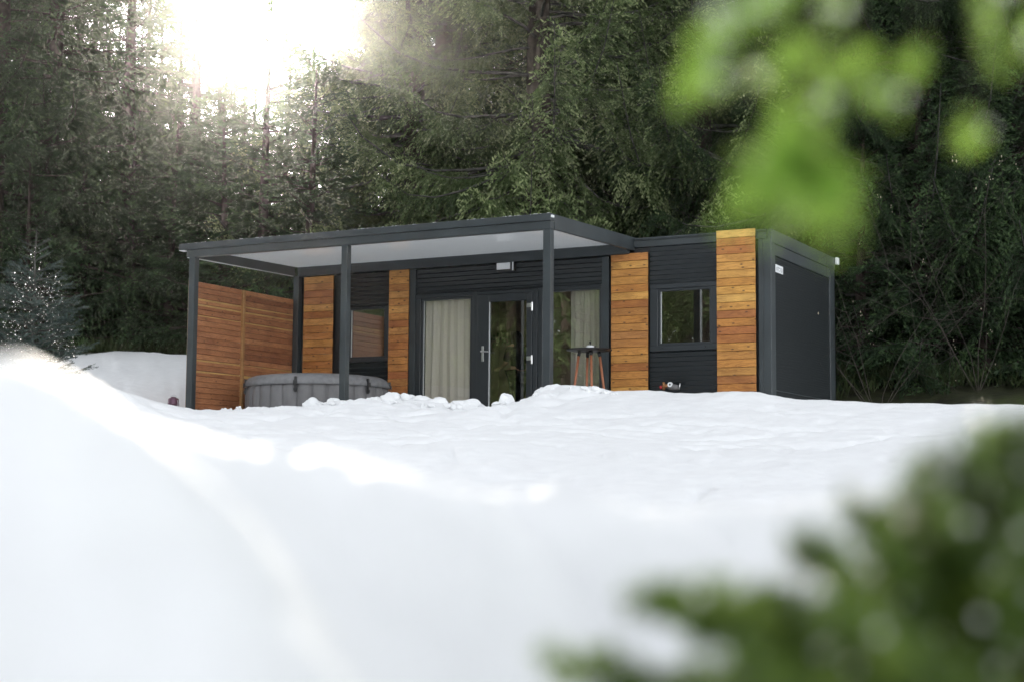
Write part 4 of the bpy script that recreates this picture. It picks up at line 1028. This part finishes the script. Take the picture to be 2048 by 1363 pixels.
# bare shrub with pale catkins beside the right end of the cabin
def bare_shrub(px, t, seed, label, hgt=2.6, n0=7):
    rng = np.random.RandomState(seed); d = ray(px, 985)*t
    x, y = float(d[0]), float(d[1]); z = gz(x, y)
    r = thing('bare_shrub', label, 'shrub', (x, y, z), 'bare shrubs at the wood edge')
    CV = []; RV = []; tips = []
    def grow(p, dirv, L, rad, lev):
        pts = [p]; dd = dirv
        for i in range(5):
            dd = dd + rng.normal(0, .14, 3) + np.array([0, 0, -.05 if lev else .0]); dd /= np.linalg.norm(dd); pts.append(pts[-1]+dd*L/5)
        CV.append(np.array(pts)); RV.append(np.linspace(rad, rad*.45, 6))
        if lev >= 3: tips.append(pts[-1]); return
        for i in range(2, 6):
            if rng.rand() < (.95 if lev < 2 else .6):
                a = rng.normal(0, 1, 3); a -= dd*a.dot(dd); a /= np.linalg.norm(a)
                nd = dd*.55+a*.8; nd /= np.linalg.norm(nd); grow(pts[i], nd, L*rng.uniform(.38, .6), rad*.5, lev+1)
    for i in range(n0):
        a = rng.rand()*6.28; v = np.array([math.cos(a)*.6, math.sin(a)*.6, 1.]); grow(np.array([0, 0, -.1]), v/np.linalg.norm(v), hgt*rng.uniform(.7, 1.1), .0065, 0)
    LV, LF = tubes(np.array(CV), np.array(RV), 4); link('twigs', np_mesh('twigs', LV, LF, 'bare_twig'), r)
    mb = MB()
    for p in tips:
        if rng.rand() < .11:
            for k in range(rng.randint(1, 5)):
                q = p+rng.normal(0, .025, 3)+np.array([0, 0, -.03*k]); e = rng.uniform(.006, .012); g_ = e*rng.uniform(1.2, 2.4)
                mb.add([(q[0]+e, q[1], q[2]), (q[0]-e, q[1], q[2]), (q[0], q[1]+e, q[2]), (q[0], q[1]-e, q[2]), (q[0], q[1], q[2]+g_), (q[0], q[1], q[2]-g_)],
                       [(0, 2, 4), (2, 1, 4), (1, 3, 4), (3, 0, 4), (2, 0, 5), (1, 2, 5), (3, 1, 5), (0, 3, 5)])
    tag(mb.build('catkins', 'catkin', r), kind='stuff')
bare_shrub(1760, 25.2, 3, 'bare twiggy shrub with pale buds right beside the cabin end wall', 3.0)
bare_shrub(1960, 25.6, 9, 'bare twiggy shrub with clustered pale buds near the right border', 3.4, 6)

# low dark undergrowth along the wood edge
def undergrowth():
    rng = np.random.RandomState(12); P = []; D = []; L = []
    for i in range(5200):
        if i < 2600: px = rng.uniform(100, 420); t = rng.uniform(31.2, 34.5)
        else: px = rng.uniform(1670, 2120); t = rng.uniform(25.8, 29.5)
        q = ray(px, 985)*t; z = gz(q[0], q[1]) if i % 1 == 0 else 0
        P.append((q[0], q[1], z)); d = rng.normal(0, .45, 3); d[2] = 1; D.append(d/np.linalg.norm(d)); L.append(rng.uniform(.12, .42)*(1 if i < 2600 else 1.2))
    P = np.array(P); D = np.array(D); L = np.array(L)
    V, F = blades(P, D, L, np.full(len(P), .012), rng)
    o = link('undergrowth', np_mesh('undergrowth', V, F, 'dry_grass')); tag(o, 'low dark grass and heath along the edge of the wood', 'grass', None, 'stuff')
undergrowth()

# ================================================================== FIR BRANCHES close to the camera
def fir_sprays(stems, rng, twl, tws, nl, nn, dens=1.0, nw=.0011):
    """stems: list of polylines; grows flat side twigs with needles along each"""
    P = []; D = []; L = []; CV = []; RV = []
    for pts, rad, dn_ in stems:
        pts = np.array(pts, float); m = len(pts)
        seg = np.linalg.norm(np.diff(pts, axis=0), axis=1); tot = seg.sum(); cum = np.concatenate([[0], np.cumsum(seg)])
        uu = np.linspace(0, tot, 12); C_ = np.stack([np.interp(uu, cum, pts[:, i]) for i in range(3)], 1)
        CV.append(C_); RV.append(np.linspace(rad, rad*.35, 12))
        n = int(tot/tws*dn_)
        for i in range(n):
            u = tot*(i+rng.rand())/n; c = np.array([np.interp(u, cum, pts[:, k]) for k in range(3)])
            c2 = np.array([np.interp(min(u+.02, tot), cum, pts[:, k]) for k in range(3)]); c1 = np.array([np.interp(max(u-.02, 0), cum, pts[:, k]) for k in range(3)])
            e = (c2-c1); e /= np.linalg.norm(e)+1e-9
            sd = 1 if i % 2 else -1; a = np.cross(e, [0, 0, 1.]); a /= np.linalg.norm(a)+1e-9; b = np.cross(a, e)
            d = e*rng.uniform(.5, .9) + a*sd*rng.uniform(.5, .9) + b*rng.normal(-.05, .35); d /= np.linalg.norm(d)
            P.append(c); D.append(d); L.append(twl*rng.uniform(.5, 1.15)*(1-.5*u/tot))
        P.append(C_[-2]); d = C_[-1]-C_[-2]; D.append(d/np.linalg.norm(d)); L.append(twl*.8)
        for i in range(10 if dn_ > .6 else 0): P.append(C_[i]); d = C_[i+1]-C_[i]; L.append(np.linalg.norm(d)); D.append(d/L[-1])
    P = np.array(P); D = np.array(D); L = np.array(L)
    V, F, rp = needles(P, D, L, nl, nn, nw, rng, .55, 1.)
    tint = np.clip(.5+.27*rng.randn(len(P)), 0, 1)
    return V, F, np.repeat(tint[rp], 4), np.array(CV), np.array(RV), P, D, L
def glints(P, D, L, rng, n, r0=.0031):  # pale beads set among the twigs in place of glints on water
    bm = bmesh.new(); tz = (P+D*L[:, None]) @ np.array([SUN.x*.5, SUN.y*.5, 1.]) ; k = rng.choice(np.argsort(-tz)[:len(P)*2//3], n); sv = np.array(SUN)
    for i in k:
        c = P[i]+D[i]*L[i]*rng.uniform(.75, 1.08)+rng.normal(0, .004, 3)+sv*rng.uniform(.0, .012)-_f*rng.uniform(.012, .035)
        bmesh.ops.create_icosphere(bm, subdivisions=2, radius=r0*rng.uniform(.7, 1.4), matrix=Matrix.Translation(Vector(c)))
    me = bpy.data.meshes.new('glint_beads'); bm.to_mesh(me); bm.free(); me.polygons.foreach_set('use_smooth', [True]*len(me.polygons)); me.materials.append(MATS['ice_bead']); return me

def near_fir(name, label, stems, mat_, seed, twl, tws, nl, nn, nglint, dens=1.0, trunk=None, nw=.0011):
    rng = np.random.RandomState(seed)
    base = trunk[0] if trunk else stems[0][0][0]
    t = thing(name, label, 'branch' if trunk is None else 'tree', tuple(map(float, base)))
    o0 = np.array(base, float)
    V, F, ti, CV, RV, P, D, L = fir_sprays([(np.array(p_)-o0, r_, q_) for p_, r_, q_ in stems], rng, twl, tws, nl, nn, dens, nw)
    link('needles', np_mesh('needles', V, F, mat_, {'tint': ti}), t)
    LV, LF = tubes(CV, RV, 6); link('limbs', np_mesh('limbs', LV, LF, 'bark'), t)
    if trunk:
        MB().tube([tuple(np.array(q)-o0) for q in trunk], [.075, .06, .05, .03][:len(trunk)], 12).build('trunk', 'bark', t, True)
    if nglint: tag(link('glint_beads', glints(P, D, L, rng, nglint), t), kind='stuff')
# upper right: a bough hanging in from a fir that stands to the right of the camera
def A3(px, py, t): return at(px, py, t)
bx0, by0 = xy(1.75, .9)
fir_trunk = [(bx0, by0, -.7), (bx0+.02, by0, .4), (bx0, by0+.03, 1.5), (bx0-.02, by0, 2.6)]
hub = np.array([bx0, by0, .95])
stems = [
    ([hub, A3(2300, -420, 1.30), A3(1900, -330, 1.18), A3(1640, -150, 1.10), A3(1560, 60, 1.06), A3(1570, 200, 1.05), A3(1600, 300, 1.05)], .005, .4),
    ([A3(1640, -150, 1.10), A3(1520, -20, 1.08), A3(1430, 70, 1.08), A3(1385, 160, 1.08)], .003, 1.1),
    ([A3(1590, 270, 1.05), A3(1530, 330, 1.06), A3(1490, 390, 1.06)], .002, .8),
    ([A3(1595, 280, 1.05), A3(1575, 360, 1.06), A3(1555, 410, 1.06)], .002, .65),
    ([A3(1600, 290, 1.05), A3(1630, 370, 1.04), A3(1645, 420, 1.04)], .002, .65),
    ([A3(1600, 290, 1.05), A3(1660, 350, 1.04), A3(1680, 400, 1.04)], .002, .65),
    ([A3(1800, -270, 1.15), A3(1700, -20, 1.12), A3(1720, 100, 1.12), A3(1770, 190, 1.12)], .003, .38),
    ([A3(1560, 40, 1.06), A3(1640, 110, 1.07), A3(1650, 210, 1.07)], .002, .45),
    ([A3(1560, 60, 1.06), A3(1530, 140, 1.06), A3(1550, 230, 1.06)], .002, .4),
    ([A3(1900, -330, 1.18), A3(1830, -100, 1.1), A3(1850, 40, 1.08), A3(1830, 130, 1.08)], .002, .17),
    ([A3(2050, -360, 1.2), A3(1930, -120, 1.1), A3(1950, 20, 1.05), A3(2000, 120, 1.05)], .002, .14),
    ([A3(2200, -400, 1.25), A3(2090, -150, 1.2), A3(2060, 60, 1.15)], .002, .16),
    ([A3(2200, -400, 1.25), A3(1990, -100, 1.2), A3(1955, 150, 1.2), A3(1925, 290, 1.2)], .003, .10),
]
near_fir('fir_tree', 'fir whose blurred bright green bough hangs in at the upper right', stems, 'fir_near', 31, .042, .010, .014, 30, 110, 1.0, fir_trunk)
def near_crown():  # unseen crown added out of view to shade the near snow
    t = [o for o in bpy.data.objects if o.name == 'fir_tree'][0]
    cr, lb, tr = PROTO['young']
    for nm, me in (('crown', cr), ('crown_limbs', lb)):
        o = link(nm, me, t); o.scale = (1.0, 1.0, 1.75); o.location = (.35, .0, .75)
near_crown()
# lower right: a young fir right in front of the camera
root_ = A3(1990, 1560, 1.18)
stems = []
for tip, t1, mid in [((1315, 1205), 1.10, (1640, 1260)), ((1130, 1330), 1.12, (1500, 1380)), ((1610, 1100), 1.14, (1790, 1240)), ((1725, 1030), 1.17, (1850, 1180)), ((1870, 960), 1.2, (1930, 1150)),
                     ((2030, 880), 1.22, (2020, 1130)), ((2160, 900), 1.2, (2110, 1150)), ((1480, 1330), 1.06, (1720, 1380)), ((1660, 1230), 1.04, (1820, 1320)), ((1930, 1090), 1.1, (1960, 1280)),
                     ((2100, 1060), 1.08, (2060, 1280)), ((1780, 1150), 1.2, (1880, 1320)), ((1990, 1000), 1.14, (2000, 1200)), ((1560, 1290), 1.2, (1800, 1380)), ((1400, 1400), 1.1, (1700, 1480)),
                     ((2090, 960), 1.3, (2090, 1180)), ((1950, 1010), 1.26, (1990, 1200)), ((1850, 1120), 1.3, (1930, 1280)), ((2010, 1130), 1.25, (2030, 1300)), ((1720, 1290), 1.28, (1880, 1390)),
                     ((1900, 1250), 1.15, (1960, 1380)), ((2080, 1220), 1.15, (2060, 1400)), ((1640, 1360), 1.15, (1830, 1440)), ((1820, 1040), 1.24, (1900, 1240)), ((1800, 1330), 1.02, (1920, 1440)),
                     ((1330, 1215), 1.12, (1600, 1250)), ((1345, 1190), 1.08, (1650, 1275)), ((1420, 1260), 1.1, (1680, 1320)), ((1520, 1200), 1.14, (1730, 1270)), ((1600, 1250), 1.12, (1780, 1330)), ((1700, 1180), 1.1, (1850, 1300)), ((1740, 1060), 1.13, (1860, 1220)), ((1500, 1400), 1.12, (1740, 1450)), ((1960, 930), 1.2, (1990, 1120)), ((2060, 870), 1.25, (2060, 1080)), ((1985, 890), 1.28, (2010, 1100)), ((1900, 930), 1.16, (1950, 1110)), ((2120, 950), 1.12, (2090, 1140)), ((1840, 1000), 1.12, (1910, 1180))]:
    stems.append(([root_, A3(mid[0], mid[1], (1.18+t1)/2), A3(tip[0], tip[1], t1)], .004, 1.0))
tr2 = [tuple(root_ + np.array([0, 0, -.35])), tuple(root_), tuple(A3(2060, 1250, 1.19)), tuple(A3(2080, 1000, 1.2))]
near_fir('young_fir', 'blurred dark green young fir close up in the lower right corner', stems, 'fir_low', 37, .052, .0065, .016, 42, 190, 1.0, tr2, .0016)

# ================================================================== HAZE
def haze():
    m, n, l = mat('haze'); o = N(n, 'ShaderNodeOutputMaterial'); v = N(n, 'ShaderNodeVolumePrincipled')
    v.inputs['Color'].default_value = (.62, .62, .61, 1); v.inputs['Density'].default_value = HAZE; v.inputs['Anisotropy'].default_value = .958
    l.new(v.outputs[0], o.inputs['Volume']); m.cycles.homogeneous_volume = True
    hb_ = MB().box(-165, 165, -165, 165, -12, 34).build('haze', 'haze'); tag(hb_, kind='stuff')
if HAZE: haze()
